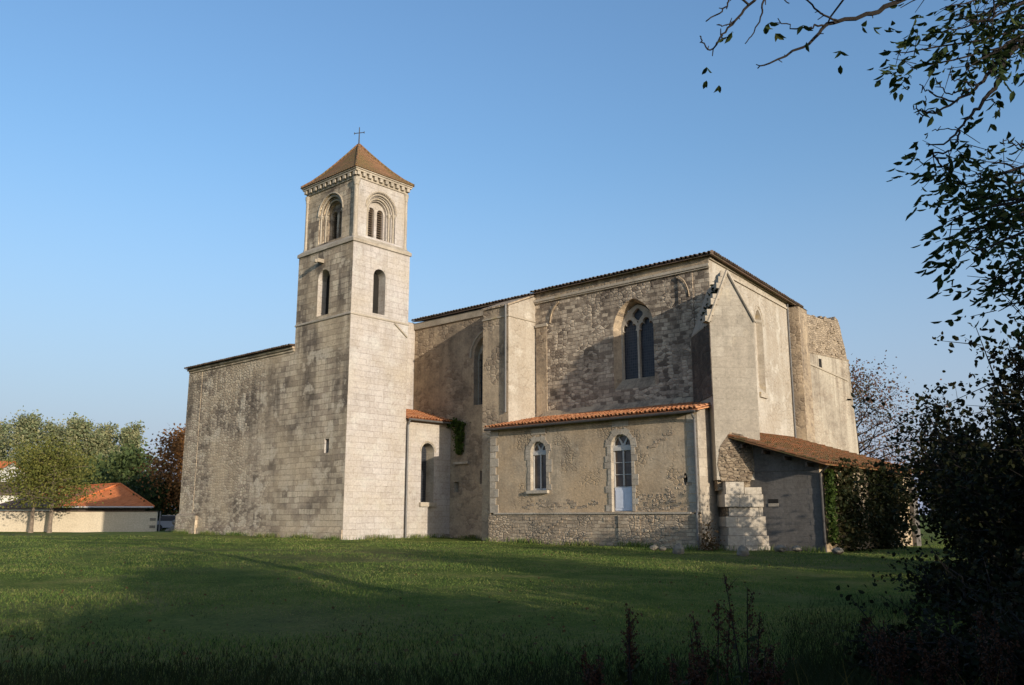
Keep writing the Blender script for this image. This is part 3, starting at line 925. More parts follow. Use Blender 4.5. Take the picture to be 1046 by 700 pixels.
def tracery(name, O, X, cx, w, z0, zs, rise, parent, back, lights=2, grid=0.0):
    """stone tracery in a pointed opening, pane behind it"""
    Nn = X.cross(ZV)
    m = MB()
    outer = arch(cx, w, z0, zs, 'pointed', 20, rise)
    fr = 0.07; mul = 0.10
    lw = (w - 2 * fr - mul) / 2
    holes = []
    for s_ in (-1, 1):
        c_ = cx + s_ * (mul / 2 + lw / 2)
        zc_ = zs - 0.05
        r = lw / 2
        pts = [(c_ - r, z0 + 0.06), (c_ + r, z0 + 0.06), (c_ + r, zc_)]
        # trefoil head
        for (ox, oz, rr, a0, a1) in ((r * 0.42, 0.16, r * 0.5, -40, 78), (0, 0.46 * r + 0.2, r * 0.46, -28, 208), (-r * 0.42, 0.16, r * 0.5, 102, 220)):
            for i in range(7):
                a = R(a0 + (a1 - a0) * i / 6)
                pts.append((c_ + ox + rr * math.cos(a), zc_ + oz + rr * math.sin(a)))
        pts.append((c_ - r, zc_))
        holes.append(pts)
    # quatrefoil
    q = []
    qz = zs + rise * 0.60
    qr = w * 0.125
    for k in range(4):
        ca = k * math.pi / 2
        for i in range(7):
            a = ca + R(-68 + 136 * i / 6)
            q.append((cx + qr * 0.62 * math.cos(ca) + qr * 0.62 * math.cos(a), qz + qr * 0.62 * math.sin(ca) + qr * 0.62 * math.sin(a)))
    holes.append(q)
    holes.append([(cx - 0.05, zs + rise * 0.33), (cx + 0.05, zs + rise * 0.33), (cx, zs + rise * 0.22)][::-1])
    m.panel(O - Nn * back, X, outer, holes, 0.16, 0, 0)
    if grid:
        z = z0 + grid
        while z < zs + 0.1:
            m.tube([O - Nn * (back + 0.05) + X * (cx - w / 2 + 0.05) + ZV * z, O - Nn * (back + 0.05) + X * (cx + w / 2 - 0.05) + ZV * z], 0.012, 5, 2)
            z += grid
    m.face([O - Nn * (back + 0.165) + X * p[0] + ZV * p[1] for p in outer], 1)
    return m.build(name, [M['moulding'], M['glass'], M['iron']], parent)

tracery('window', O, XS, -32.05 + 37.7, 1.55, 7.5, 10.1, 1.15, nave_c, 0.34, grid=0.42)

# pier between nave and choir
m = MB()
zf, zb = 11.95, 12.78
vs8 = [(PU0, PV, B0), (PU1, PV, B0), (PU1, V0, B0), (PU0, V0, B0), (PU0, PV, zf), (PU1, PV, zf), (PU1, V0, zb), (PU0, V0, zb)]
m.raw(vs8, [(3, 2, 1, 0), (2, 3, 7, 6), (3, 0, 4, 7)], 0)
m.raw(vs8, [(0, 1, 5, 4)], 0)
m.raw(vs8, [(1, 2, 6, 5), (4, 5, 6, 7)], 1)
# sloped coping and old string line
d = Vector((0, V0 - PV, zb - zf)).normalized()
m.raw([(PU0 - 0.04, PV - 0.08, zf + 0.0), (PU1 + 0.05, PV - 0.08, zf), (PU1 + 0.05, V0, zb + 0.05), (PU0 - 0.04, V0, zb + 0.05),
       (PU0 - 0.04, PV - 0.08, zf + 0.09), (PU1 + 0.05, PV - 0.08, zf + 0.09), (PU1 + 0.05, V0, zb + 0.13), (PU0 - 0.04, V0, zb + 0.13)],
      [(0, 3, 2, 1), (4, 5, 6, 7), (0, 1, 5, 4), (1, 2, 6, 5), (3, 0, 4, 7)], 0)
m.box(PU0 - 0.03, PU1 + 0.05, PV - 0.05, V0 - 0.002, 11.40, 11.47, 2)
m.build('buttress', [M['nave_upper'], M['east_wall'], M['moulding']], church)
m = MB()
m.tube([(PU1 - 0.12, PV - 0.09, 12.0), (PU1 - 0.12, PV - 0.09, 6.6)], 0.05, 8)
m.build('downpipe', M['zinc'], church)

m = MB()
O = Vector((PU1, V0, 0))
ZA = 12.56
CW = UC - PU1
wc = -22.42 - PU1
cwin2 = arch(wc, 2.25, 7.42, 10.25, 'pointed', 20, 1.42)
m.panel(O, XS, [(0, B0), (CW, B0), (CW, ZA), (0, ZA)], [cwin2], 0.45, 0, 2, shrink=0.16)
# attic course and moulding
m.panel(O - XE * 0.02, XS, [(0, ZA), (CW, ZA), (CW, 12.91), (0, 12.91)], mi=2)
m.box(PU1, UC + 0.05, V0 - 0.14, V0 - 0.022, ZA - 0.12, ZA, 1)
m.box(PU1, UC + 0.05, V0 - 0.09, V0 - 0.003, ZA - 0.19, ZA - 0.123, 1)
# pale dressed stones round the window
for i in range(11):
    z = 7.5 + i * 0.255
    for s_ in (-1, 1):
        w_ = random.choice((0.08, 0.12, 0.2))
        if random.random() < 0.35: continue
        x0 = wc + PU1 + s_ * 1.13
        m.box(min(x0, x0 + s_ * w_), max(x0, x0 + s_ * w_), V0 - 0.010, V0 - 0.002, z, z + 0.243, 2)
# remains of wall ribs at both ends
for (c0, sg) in ((-27.2, 1), (-19.55, -1)):
    for rr in (0.9, 0.74):
        pts = [Vector((c0 + sg * (0.0) - sg * (-rr + rr * math.cos(a)) - (0.2 if sg > 0 else -0.2), V0 - 0.05, 11.15 + 1.15 * math.sin(a))) for a in [R(4 + 66 * i / 8) for i in range(9)]]
        m.tube(pts, 0.05, 6, 2)
# responds (flat shafts) and dark capital blocks
for (x0, x1) in ((-28.30, -27.62), ):
    m.box(x0, x1, V0 - 0.07, V0 - 0.003, 6, 11.1, 2)
    m.box(x0 - 0.05, x1 + 0.06, V0 - 0.13, V0 - 0.001, 11.1, 11.24, 1)
for (x0, x1) in ((-19.9, -19.15), ):
    m.box(x0, x1, V0 - 0.06, V0 - 0.003, 6, 12.3, 0)
choir = m.build('choir_wall', [M['choir_rubble'], M['moulding'], M['nave_upper'], M['east_wall']], church)
tracery('window', O, XS, wc, 1.92, 7.62, 10.25, 1.22, choir, 0.42)
# weathered ledge over the annex roof
m = MB()
m.raw([(PU1 + 0.6, V0 - 0.30, 6.50), (UC, V0 - 0.30, 6.50), (UC, V0 - 0.003, 6.78), (PU1 + 0.6, V0 - 0.003, 6.78), (PU1 + 0.6, V0 - 0.30, 6.3), (UC, V0 - 0.30, 6.3)],
      [(0, 1, 2, 3), (4, 5, 1, 0)])
m.build('flashing', M['nave_upper'], choir)

# east wall, a little out of square
ED = Vector((-0.1, 0.995, 0)).normalized()
EN = ED.cross(ZV)
O = Vector((UC, V0, 0))
m = MB()
EL = 11.4
ewin = arch(5.75, 1.0, 7.5, 10.85, 'pointed', 14, 0.75)
m.panel(O, ED, [(0, B0), (EL, B0), (EL, 12.90), (0, 12.90)], [ewin], 0.30, 0, 1, shrink=0.1)
# blocked head, dark lower light with iron bars
m.face([O + ED * p[0] + ZV * p[1] - EN * 0.30 for p in ewin], 0)
m.raw([O + ED * a_ + ZV * z_ - EN * 0.29 for a_, z_ in ((5.50, 7.75), (5.95, 7.75), (5.95, 10.15), (5.50, 10.15))], [(0, 1, 2, 3)], 2)
P = lambda a_, n_, z_: O + ED * a_ + EN * n_ + ZV * z_
def ebox(m, a0, a1, n0, n1, z0, z1, mi):
    m.raw([P(a, n_, z) for z in (z0, z1) for n_ in (n1, n0) for a in (a0, a1)], [(0, 2, 3, 1), (4, 5, 7, 6), (0, 1, 5, 4), (2, 6, 7, 3), (0, 4, 6, 2), (1, 3, 7, 5)], mi)
ebox(m, 1.2, EL, 0.003, 0.07, 12.42, 12.52, 1)
ebox(m, 0, EL, 0.003, 0.08, 12.78, 12.895, 1)
ebox(m, 5.3, 6.2, 0.003, 0.10, 7.22, 7.46, 1)
hood = arch(5.75, 1.25, 7.5, 10.85, 'pointed', 14, 0.95)[2:]
m.tube([P(p[0], 0.0, p[1]) for p in hood], 0.05, 6, 1)
east = m.build('east_wall', [M['east_wall'], M['moulding'], M['void']], church)
m = MB()
m.tube([P(10.0, 0.06, 12.9), P(10.0, 0.06, 5.2)], 0.05, 8)
m.build('downpipe', M['zinc'], east)
# north wall closing the building
m = MB()
nE = P(EL, 0, 0)
m.panel(nE, Vector((-1, 0, 0)), [(0, B0), (nE.x + 37.7, B0), (nE.x + 37.7, 12.9), (0, 12.9)], mi=0)
m.panel(Vector((-37.7, nE.y, 0)), -XE, [(0, B0), (nE.y - V0, B0), (nE.y - V0, 12.75), (0, 12.75)], mi=0)
m.build('north_wall', M['nave_upper'], church)

# roof over nave and choir, hipped at the east end
def slab(m, p, th=0.05, mi=0):
    """closed thin slab under polygon p"""
    q = [Vector(a) - ZV * th for a in p]
    p = [Vector(a) for a in p]
    m.face(p, mi); m.face(list(reversed(q)), mi)
    for i in range(len(p)):
        j = (i + 1) % len(p)
        m.face([q[i], q[j], p[j], p[i]], mi)

m = MB()
ov = 0.24
RZ = 0.235
SE = Vector((UC + 0.32, V0 - ov, 12.93)); NE = P(EL + 0.3, 0.32, 12.76)
SM = Vector((-28.5, V0 - ov, 12.93)); SW = Vector((-37.7, V0 - ov, 12.83)); NW = Vector((-37.7, nE.y + 0.3, 12.83)); NM = Vector((-28.5, nE.y + 0.3, 12.93))
hw = (nE.y - V0) / 2
RE = Vector((UC - 5.5, V0 + hw, 12.93 + hw * RZ)); RM = Vector((-28.5, V0 + hw, 12.93 + hw * RZ)); RW = Vector((-37.7, V0 + hw, 12.83 + hw * RZ))
RM2 = RM - ZV * 0.10; SM2 = SM - ZV * 0.10; NM2 = NM - ZV * 0.10
slab(m, [SM, SE, RE, RM]); slab(m, [SE, NE, RE]); slab(m, [NE, NM, RM, RE])
slab(m, [SW, SM2, RM2, RW]); slab(m, [NM2, NW, RW, RM2])
ups = (RM - SM).normalized()
LL = (RM - SM).length
Wt = (SE - SM).length
kh = (RE.x - SM.x) / (SE.x - SM.x)
tile_rows(m, SM, SE, ups, lambda k: LL if k < kh else LL * (1 - k) / (1 - kh), 0.23, 0.09, 0.8)
tile_rows(m, SW, SM2, ups, LL, 0.23, 0.09, 0.8)
ev = (NE - SE).normalized()
upE = (RE - (SE + NE) / 2); upE = (upE - ev * upE.dot(ev)).normalized()
LE = (RE - (SE + NE) / 2).length
tile_rows(m, SE, NE, upE, lambda k: LE * min(1, 2 * min(k, 1 - k)), 0.23, 0.09, 0.8)
m.tube([SE + ZV * 0.05, SE.lerp(RE, 0.5) + ZV * 0.06, RE + ZV * 0.05], 0.10, 8)
m.tube([RE + ZV * 0.05, RM + ZV * 0.05], 0.10, 8)
m.build('roof', M['tile_old'], church)

# ---- diagonal buttress on the south-east corner
w = Vector((math.sin(R(45)), -math.cos(R(45)), 0)); wx = Vector((w.y * -1, w.x, 0))   # wx: to the right along its face
wx = Vector((math.cos(R(45)), math.sin(R(45)), 0))
FC = Vector((UC, V0, 0)) + w * 2.9
Dn = 2.9
def wb(m, x0, x1, d0, d1, z0, z1, mi=0, top0=None):
    """box in the buttress frame: x along face, d out from the face plane"""
    vs = [FC + wx * x + w * d + ZV * z for z in (z0, z1) for d in (d1, d0) for x in (x0, x1)]
    m.raw(vs, [(0, 2, 3, 1), (4, 5, 7, 6), (0, 1, 5, 4), (2, 6, 7, 3), (0, 4, 6, 2), (1, 3, 7, 5)], mi)
m = MB()
c0 = -0.0
xl, xr, xp, zfeet, zpk = -0.90, 0.88, -0.12, 9.3, 11.35
face = [(xl, 3.0), (xr, 3.0), (xr, zfeet), (xp, zpk), (xl, zfeet)]
m.prism(face, FC, wx, ZV, w, -Dn, -0.004, 4)
m.prism(face, FC, wx, ZV, w, -0.004, 0.0, 0)
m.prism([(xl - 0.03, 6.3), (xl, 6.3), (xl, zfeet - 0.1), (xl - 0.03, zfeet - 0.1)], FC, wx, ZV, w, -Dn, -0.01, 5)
# raking mouldings on the gable, stone coping on its back
for (a, b_) in (((xl - 0.08, zfeet - 0.05), (xp, zpk + 0.06)), ((xp, zpk + 0.06), (xr + 0.05, zfeet - 0.02)), ((xr + 0.05, zfeet - 0.02), (xr + 0.30, zfeet - 0.02))):
    pa, pb = FC + wx * a[0] + ZV * a[1], FC + wx * b_[0] + ZV * b_[1]
    m.tube([pa + w * 0.05, pb + w * 0.05], 0.06, 6, 1)
for k in range(9):   # broken coping stones on the left rake
    s_ = (k + 0.5) / 9
    x = xl + (xp - xl) * s_; z = zfeet + (zpk - zfeet) * s_
    if k in (2, 5): continue
    wb(m, x - 0.24, x + 0.03, -0.42 - 0.1 * (k % 3), 0.06, z - 0.12, z + 0.10 + 0.04 * (k % 2), 1)
# string over the face and undercut, patched base
m.prism([(xl + 0.05, 2.6), (xr - 0.05, 2.6), (xr - 0.05, 3.0), (xl + 0.05, 3.0)], FC, wx, ZV, w, -Dn, -0.14, 2)
rub = [(-0.74, 2.95), (0.42, 2.95), (0.60, 3.5), (0.55, 4.2), (0.2, 4.75), (-0.3, 4.85), (-0.72, 4.3), (-0.86, 3.6)]
m.prism(rub, FC, wx, ZV, w, -0.2, 0.02, 2)
for k in range(60):
    x, z = random.uniform(-0.7, 0.45), random.uniform(3.0, 4.5)
    s_ = random.uniform(0.05, 0.11)
    wb(m, x - s_, x + s_, -0.03, 0.02 + random.uniform(0.0, 0.07), z - s_ * 0.5, z + s_ * 0.5, 2)
# stepped base: courses of worn blocks, each a little out of line
def course(z0, z1, x0, x1, d):
    x0 += random.uniform(-0.05, 0.04); x1 += random.uniform(-0.07, 0.05)
    x = x0
    while x < x1 - 0.12:
        w_ = min(random.uniform(0.35, 0.75), x1 - x)
        if x1 - x - w_ < 0.15: w_ = x1 - x
        k = random.uniform(-0.018, 0.018)
        wb(m, x + 0.004, x + w_ - 0.004, -1.7, d + k, z0 + 0.004, z1 - random.uniform(0.004, 0.012), 3)
        x += w_
course(2.45, 2.92, -0.70, 0.10, 0.30); course(2.45, 2.72, 0.10, 0.74, 0.25)
course(1.97, 2.45, -0.70, 0.80, 0.29)
course(1.62, 1.965, -0.58, 0.84, 0.18)
course(1.22, 1.617, -0.66, 0.86, 0.27); course(0.90, 1.217, -0.66, 0.90, 0.29); course(0.52, 0.897, -0.70, 0.93, 0.33); course(-0.3, 0.517, -0.74, 0.97, 0.37)
wb(m, -0.62, 0.80, -1.75, 0.12, -0.3, 2.6, 2)
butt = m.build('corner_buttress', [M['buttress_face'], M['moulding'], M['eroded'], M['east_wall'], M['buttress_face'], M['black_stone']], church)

# ---- ruined mass beyond the east wall
m = MB()
A = at(812, 400, 46.6); B = at(871, 400, 50.5)
A.z = B.z = 0
rd = (B - A).normalized(); rn = rd.cross(ZV)
Wd = (B - A).length
zq = lambda x, y, D: at(x, y, D).z
zl = 10.6
lowp = [(0, B0), (Wd + 0.35, B0), (Wd + 0.12, 6.0), (Wd - 0.2, zl), (0, zl)]
m.prism(lowp, A, rd, ZV, rn, -3.5, 0.0, 0)
top = [(0.55, zl), (Wd - 0.22, zl), (Wd - 0.36, 11.3), (Wd - 0.62, 12.0), (Wd - 0.75, 12.55), (Wd - 0.95, 12.95), (Wd - 1.25, 13.12), (Wd - 1.35, 12.9), (Wd - 1.9, 12.82), (Wd - 2.3, 12.98), (Wd - 2.6, 12.75), (1.2, 12.85), (0.55, 12.8)]
m.prism(top, A, rd, ZV, rn, -3.3, -0.07, 1)
for k in range(70):   # loose facing stones on the broken core
    x = random.uniform(0.8, Wd - 0.5); z = random.uniform(zl + 0.05, 12.85 - max(0, x - Wd + 1.3) * 1.6)
    s_ = random.uniform(0.08, 0.17)
    o_ = A + rd * x + ZV * z
    m.raw([o_ + rd * (sx * s_) + rn * dd + ZV * (sz * s_ * 0.55) for sz in (-1, 1) for dd in (random.uniform(-0.06, 0.0), -0.2) for sx in (-1, 1)],
          [(0, 2, 3, 1), (4, 5, 7, 6), (0, 1, 5, 4), (2, 6, 7, 3), (0, 4, 6, 2), (1, 3, 7, 5)], 1)
for k in range(16):
    x = random.uniform(0.6, Wd - 0.9); s_ = random.uniform(0.08, 0.16)
    o_ = A + rd * x + ZV * (12.86) - rn * random.uniform(0.3, 0.9)
    m.raw([o_ + rd * (sx * s_) + rn * (dd * s_) + ZV * (sz * s_ * 0.8) for sz in (-1, 1) for dd in (1, -1) for sx in (-1, 1)],
          [(0, 2, 3, 1), (4, 5, 7, 6), (0, 1, 5, 4), (2, 6, 7, 3), (0, 4, 6, 2), (1, 3, 7, 5)], 1)
m.prism([(0.5, zl - 0.03), (Wd - 0.2, zl - 0.03), (Wd - 0.2, zl + 0.05), (0.5, zl + 0.05)], A, rd, ZV, rn, -0.4, 0.03, 1)
m.prism([(0.1, 10.2), (0.1, 10.1), (Wd - 0.5, 9.35), (Wd - 0.5, 9.45)], A, rd, ZV, rn, -0.05, 0.05, 2)
# putlog hole
m.prism([(2.6, 9.75), (2.9, 9.75), (2.9, 10.35), (2.6, 10.35)], A, rd, ZV, rn, -0.05, 0.004, 3)
# slim buttress beside the corner of the east wall
ebox(m, 10.15, EL + 0.1, 0.003, 0.60, B0, 12.55, 4)
m.raw([P(10.12, 0.66, 12.55), P(EL + 0.15, 0.66, 12.55), P(EL + 0.15, 0.0, 12.8), P(10.12, 0.0, 12.8)], [(0, 1, 2, 3)], 2)
m.build('ruined_buttress', [M['ruin_low'], M['ruin'], M['moulding'], M['void'], M['nave_upper']], church)

# ================================================================== ANNEX (vestry)
AU0, AU1 = -28.5, -17.38
annex = thing('vestry', 'ochre plastered vestry with an orange tile roof and an arched white door', 'annex', (-23, 31.5, 0.4))
m = MB()
O = Vector((AU0, VA, 0))
W = AU1 - AU0
ZE = 5.72; ZL = 1.76
awin = arch(-25.53 - AU0, 0.92, 2.76, 4.48, n=16)
adoor = arch(-21.02 - AU0, 1.02, ZL + 0.05, 4.48, n=16)
nich = [(-18.02 - AU0 + 0.10 * math.cos(2 * math.pi * i / 14), 3.05 + 0.24 * math.sin(2 * math.pi * i / 14)) for i in range(14)]
m.panel(O, XS, [(0, ZL), (W, ZL), (W, ZE), (0, ZE)], [awin, adoor, nich], 0.24, 0, 1)
m.face([O + XS * p[0] + ZV * p[1] + XE * 0.24 for p in nich], 3)
m.panel(Vector((AU1, VA, 0)), XE, [(0, ZL - 2.2), (V0 - VA, ZL - 2.2), (V0 - VA, 6.3), (0, ZE)], mi=1)
m.panel(Vector((AU0, V0, 0)), -XE, [(0, ZL - 2.2), (V0 - VA, ZL - 2.2), (V0 - VA, ZE), (0, 6.3)], mi=0)
# quoins at both corners
z = ZL + 0.02; i = 0
while z < ZE - 0.3:
    h_ = random.uniform(0.30, 0.40)
    wl = 0.36 if i % 2 else 0.52
    m.box(AU0 - 0.012, AU0 + wl, VA - 0.03, VA - 0.002, z, z + h_ - 0.02, 1)
    wr = 0.50 if i % 2 else 0.36
    if i % 2: m.box(AU1 - 0.012 - wr, AU1 + 0.011, VA - 0.016, VA - 0.002, z, z + h_ - 0.03, 1)
    else: m.box(AU1 - 0.012 - wr - 0.1, AU1 + 0.011, VA - 0.013, VA - 0.002, z, z + h_ - 0.03, 1)
    z += h_; i += 1
# dressed stones round window and door: jamb blocks of uneven length, voussoirs and keystone
for (c_, w_, z0_, zs_) in ((-25.53, 0.92, 2.76, 4.48), (-21.02, 1.02, ZL + 0.05, 4.48)):
    z = z0_; i = 0
    while z < zs_ - 0.05:
        h_ = min(random.uniform(0.22, 0.30), zs_ - z)
        for sg in (-1, 1):
            ln = random.choice((0.16, 0.19, 0.30, 0.33))
            x0 = c_ + sg * w_ / 2
            m.box(min(x0, x0 + sg * ln), max(x0, x0 + sg * ln), VA - 0.028, VA - 0.002, z + 0.006, z + h_ - 0.006, 1)
        z += h_; i += 1
    r0 = w_ / 2
    nv = 7
    for i in range(nv):
        a0, a1 = math.pi * i / nv + 0.012, math.pi * (i + 1) / nv - 0.012
        r1 = r0 + (0.30 if i % 2 == 0 else 0.22)
        poly = [(c_ + r0 * math.cos(a0), zs_ + r0 * math.sin(a0)), (c_ + r1 * math.cos(a0), zs_ + r1 * math.sin(a0)),
                (c_ + r1 * math.cos(a1), zs_ + r1 * math.sin(a1)), (c_ + r0 * math.cos(a1), zs_ + r0 * math.sin(a1))]
        m.prism(poly, Vector((0, VA, 0)), XS, ZV, -XE, 0.002, 0.03, 1)
    m.box(c_ - 0.42, c_ + 0.42, VA - 0.024, VA - 0.002, zs_ + r0 + 0.32, min(zs_ + r0 + 0.58, ZE - 0.06), 1)
# stones showing through the fallen plaster along the bottom and under the roof corner
for k in range(120):
    reg = random.random()
    if reg < 0.35: x, z = random.uniform(-26.4, -22.2), random.uniform(1.95, 2.32)
    elif reg < 0.7: x, z = random.uniform(-20.3, -18.6), random.uniform(1.85, 2.5)
    elif reg < 0.9: x, z = random.uniform(-18.9, -17.8), random.uniform(1.85, 3.2)
    else:
        x = random.uniform(-19.6, -18.5); z = 4.3 + (x + 19.6) * 0.6 + random.uniform(-0.1, 0.1)
    if abs(x + 25.53) < 0.6 and z > 2.5: continue
    a_, b__ = random.uniform(0.06, 0.13), random.uniform(0.035, 0.06)
    m.box(x - a_, x + a_, VA - random.uniform(0.006, 0.02), VA + 0.05, z - b__, z + b__, 4)
wall = m.build('wall', [M['plaster'], M['quoin'], M['cement'], M['void'], M['plinth']], annex)
# plinth with a ledge on top, stub under the door, buried stair trace
m = MB()
m.box(AU0 - 0.02, AU1 + 0.012, VA - 0.10, VA + 0.05, -0.6, ZL - 0.055)
m.box(AU0 + 0.35, AU1 - 0.36, VA - 0.16, VA + 0.05, ZL - 0.052, ZL + 0.02, 1)
m.box(-21.15, -20.3, VA - 0.155, VA - 0.102, -0.4, ZL - 0.10)
m.box(-20.295, -20.1, VA - 0.13, VA - 0.102, -0.4, ZL - 0.08)
for k in range(9):      # trace of a lost stair: a ragged line of stones
    x = -26.1 + k * 0.25
    m.box(x, x + 0.24, VA - 0.125, VA - 0.05, 0.52 + k * 0.12, 0.60 + k * 0.12)
for k in range(60):
    x, z = random.uniform(AU0 + 0.2, AU1 - 0.6), random.uniform(0.5, 1.6)
    if -21.2 < x < -20.0: continue
    a_, b__ = random.uniform(0.08, 0.2), random.uniform(0.05, 0.08)
    m.box(x - a_, x + a_, VA - 0.10 - random.uniform(0.006, 0.028), VA - 0.06, z - b__, z + b__)
m.build('plinth', [M['plinth'], M['moulding']], annex)
# roof
m = MB()
rise = 0.70; dep = V0 - VA + 0.28
e0 = Vector((AU0 - 0.1, VA - 0.28, ZE + 0.0)); e1 = Vector((AU1 + 0.2, VA - 0.28, ZE + 0.0))
upa = Vector((0, dep, rise)).normalized(); La = math.hypot(dep, rise) - 0.02
slab(m, [e0, e1, e1 + upa * La, e0 + upa * La], 0.05)
tile_rows(m, e0, e1, upa, La, 0.205, 0.085, 0.38, 0.016)
m.build('roof', M['tile'], annex)
m = MB()
m.tube([e0 + Vector((0, -0.05, -0.09)), e1 + Vector((-0.1, -0.05, -0.09))], 0.06, 8)
m.build('gutter', M['iron'], annex)
m = MB()
m.box(AU0 - 0.1, AU1 + 0.1, VA - 0.18, VA + 0.05, ZE - 0.06, ZE - 0.04)
m.build('eave_board', M['dark_wood_and_shade'], annex)
m = MB()
m.tube([(AU1 - 0.08, VA - 0.32, ZE - 0.1), (AU1 - 0.08, VA - 0.09, ZE - 0.35), (AU1 - 0.08, VA - 0.09, 1.9), (AU1 - 0.08, VA - 0.17, 1.7), (AU1 - 0.08, VA - 0.17, 0.25)], 0.05, 8)
m.build('downpipe', M['zinc'], annex)

def joinery(name, c_, w_, z0_, zs_, parent, bars, panel_h, tr):
    """arched white frame: fanlight with radiating bars, two leaves"""
    m = MB()
    V = VA + 0.17
    r = w_ / 2 - 0.005
    outer = arch(c_, 2 * r, z0_, zs_, n=16)
    t_ = 0.055
    holes = []
    # fanlight: three panes
    rf = r - t_
    for (a0, a1) in ((4, 56), (64, 116), (124, 176)):
        pts = [(c_ + 0.10 * math.cos(R((a0 + a1) / 2)), zs_ + 0.03 + 0.08 * math.sin(R((a0 + a1) / 2)))]
        for i in range(7):
            a = R(a0 + (a1 - a0) * i / 6)
            pts.append((c_ + rf * math.cos(a), zs_ + 0.03 + (rf - 0.03) * math.sin(a)))
        holes.append(pts)
    zt = zs_ - tr
    zb_ = z0_ + panel_h
    for sg in (-1, 1):
        xa, xb = sorted((c_ + sg * 0.028, c_ + sg * (r - t_)))
        zz = [zb_ + (zt - zb_) * k / bars for k in range(bars + 1)]
        for k in range(bars):
            holes.append([(xa, zz[k] + (0.012 if k else 0)), (xb, zz[k] + (0.012 if k else 0)), (xb, zz[k + 1] - 0.012), (xa, zz[k + 1] - 0.012)])
    m.panel(Vector((0, V, 0)), XS, outer, holes, 0.04, 0, 0)
    m.box(c_ - r, c_ + r, V - 0.04, V - 0.002, zt + 0.0, zs_ - 0.01)
    m.box(c_ - 0.028, c_ + 0.028, V - 0.025, V - 0.002, z0_ + 0.01, zt - 0.002)
    fr = m.build(name, M['white_paint'], parent)
    m = MB()
    m.face([Vector((p[0], V + 0.042, p[1])) for p in outer])
    m.build('pane', M['pane'], fr)
    return fr
joinery('window', -25.53, 0.92, 2.76, 4.48, annex, 1, 0.09, 0.14)
m = MB(); m.box(-26.15, -24.92, VA - 0.16, VA + 0.2, 2.62, 2.755); m.build('window_sill', M['moulding'], annex)
dr = joinery('door', -21.02, 1.02, ZL + 0.05, 4.48, annex, 3, 1.02, 0.16)
m = MB()
m.box(-21.47, -20.57, VA + 0.135, VA + 0.168, ZL + 0.09, ZL + 1.03)
m.box(-21.42, -21.06, VA + 0.118, VA + 0.134, ZL + 0.2, ZL + 0.92)
m.box(-20.98, -20.62, VA + 0.118, VA + 0.134, ZL + 0.2, ZL + 0.92)
m.build('door_panel', M['door_paint'], dr)
m = MB(); m.tube([(-20.98, VA + 0.12, ZL + 1.1), (-20.98, VA + 0.07, ZL + 1.1), (-20.86, VA + 0.07, ZL + 1.1)], 0.012, 6); m.build('handle', M['iron'], dr)

# ================================================================== LEAN-TO SHED
SU0, SU1, SV0, SV1 = -16.6, -13.28, 31.65, 41.7
shed = thing('lean_to_shed', 'grey rendered lean-to shed with a mossy red tile roof against the east wall', 'shed', (-15, 36, 0.35))
slope = 0.316
zE = 3.53
m = MB()
O = Vector((SU0, SV0, 0))
m.panel(O, XS, [(0, -0.5), (SU1 - SU0, -0.5), (SU1 - SU0, zE), (0, zE + (SU1 - SU0) * slope)], mi=0)
m.panel(Vector((SU1, SV0, 0)), XE, [(0, -0.5), (SV1 - SV0, -0.5), (SV1 - SV0, zE), (0, zE)], mi=1)
m.panel(Vector((SU1, SV1, 0)), -XS, [(0, -0.5), (6.2, -0.5), (6.2, zE + 6.2 * slope), (0, zE)], mi=1)
m.box(SU0 + 0.3, SU1 - 0.01, SV0 - 0.025, SV0 - 0.002, 3.30, 3.34)
z = 0.2; i = 0
while z < 3.2:
    wl = 0.30 if i % 2 else 0.46
    m.box(SU1 - wl, SU1 + 0.012, SV0 - 0.007, SV0 - 0.002, z, z + 0.25, 0)
    z += 0.275; i += 1
m.box(-15.35, -14.95, SV0 - 0.03, SV0 - 0.002, 1.98, 2.10, 2)
m.box(-15.35, -14.95, SV0 - 0.012, SV0 - 0.002, 2.11, 2.26, 3)
m.box(SU1 - 0.12, SU1 + 0.18, SV1 - 0.5, SV1 + 0.1, -0.3, 2.9, 0)  # end pillar: cement grey stands in for shade on its pale stone
m.build('wall', [M['cement'], M['plaster'], M['quoin'], M['void']], shed)
m = MB()
ups_ = Vector((-1, 0, slope)).normalized()
e0 = Vector((SU1 + 0.55, SV0 - 0.72, zE - 0.05)); e1 = Vector((SU1 + 0.55, SV1 + 0.2, zE - 0.04))
def shed_len(k):
    y = e0.y + (e1.y - e0.y) * k
    if y < 31.75: return math.hypot(1, slope) * (e0.x + 16.75 - (y - 30.88))
    return math.hypot(1, slope) * (e0.x - (UC + 0.02 - 0.1 * (y - V0)))
for (ya, yb) in ((e0.y, 31.745), (31.755, 37), (37, e1.y)):
    ka, kb = (ya - e0.y) / (e1.y - e0.y), (yb - e0.y) / (e1.y - e0.y)
    pa, pb = e0.lerp(e1, ka), e0.lerp(e1, kb)
    slab(m, [pa, pb, pb + ups_ * shed_len(kb - 1e-4), pa + ups_ * shed_len(ka + 1e-4)], 0.05)
tile_rows(m, e0, e1, ups_, shed_len, 0.21, 0.085, 0.38, 0.02)
m.build('roof', M['tile_shed'], shed)
for k in range(4):
    m = MB()
    x = -16.1 + k * 0.85
    m.box(x, x + 0.07, SV0 - 0.58, SV0 + 0.1, zE + (SU1 - x) * slope - 0.20, zE + (SU1 - x) * slope - 0.06)
    m.build('rafter', M['dark_wood_and_shade'], shed)
m = MB()
m.tube([(SU1 + 0.45, SV0 - 0.3, zE - 0.1), (SU1 + 0.06, SV0 - 0.06, zE - 0.35), (SU1 + 0.06, SV0 - 0.06, 0.25)], 0.045, 8)
m.build('downpipe', M['iron'], shed)

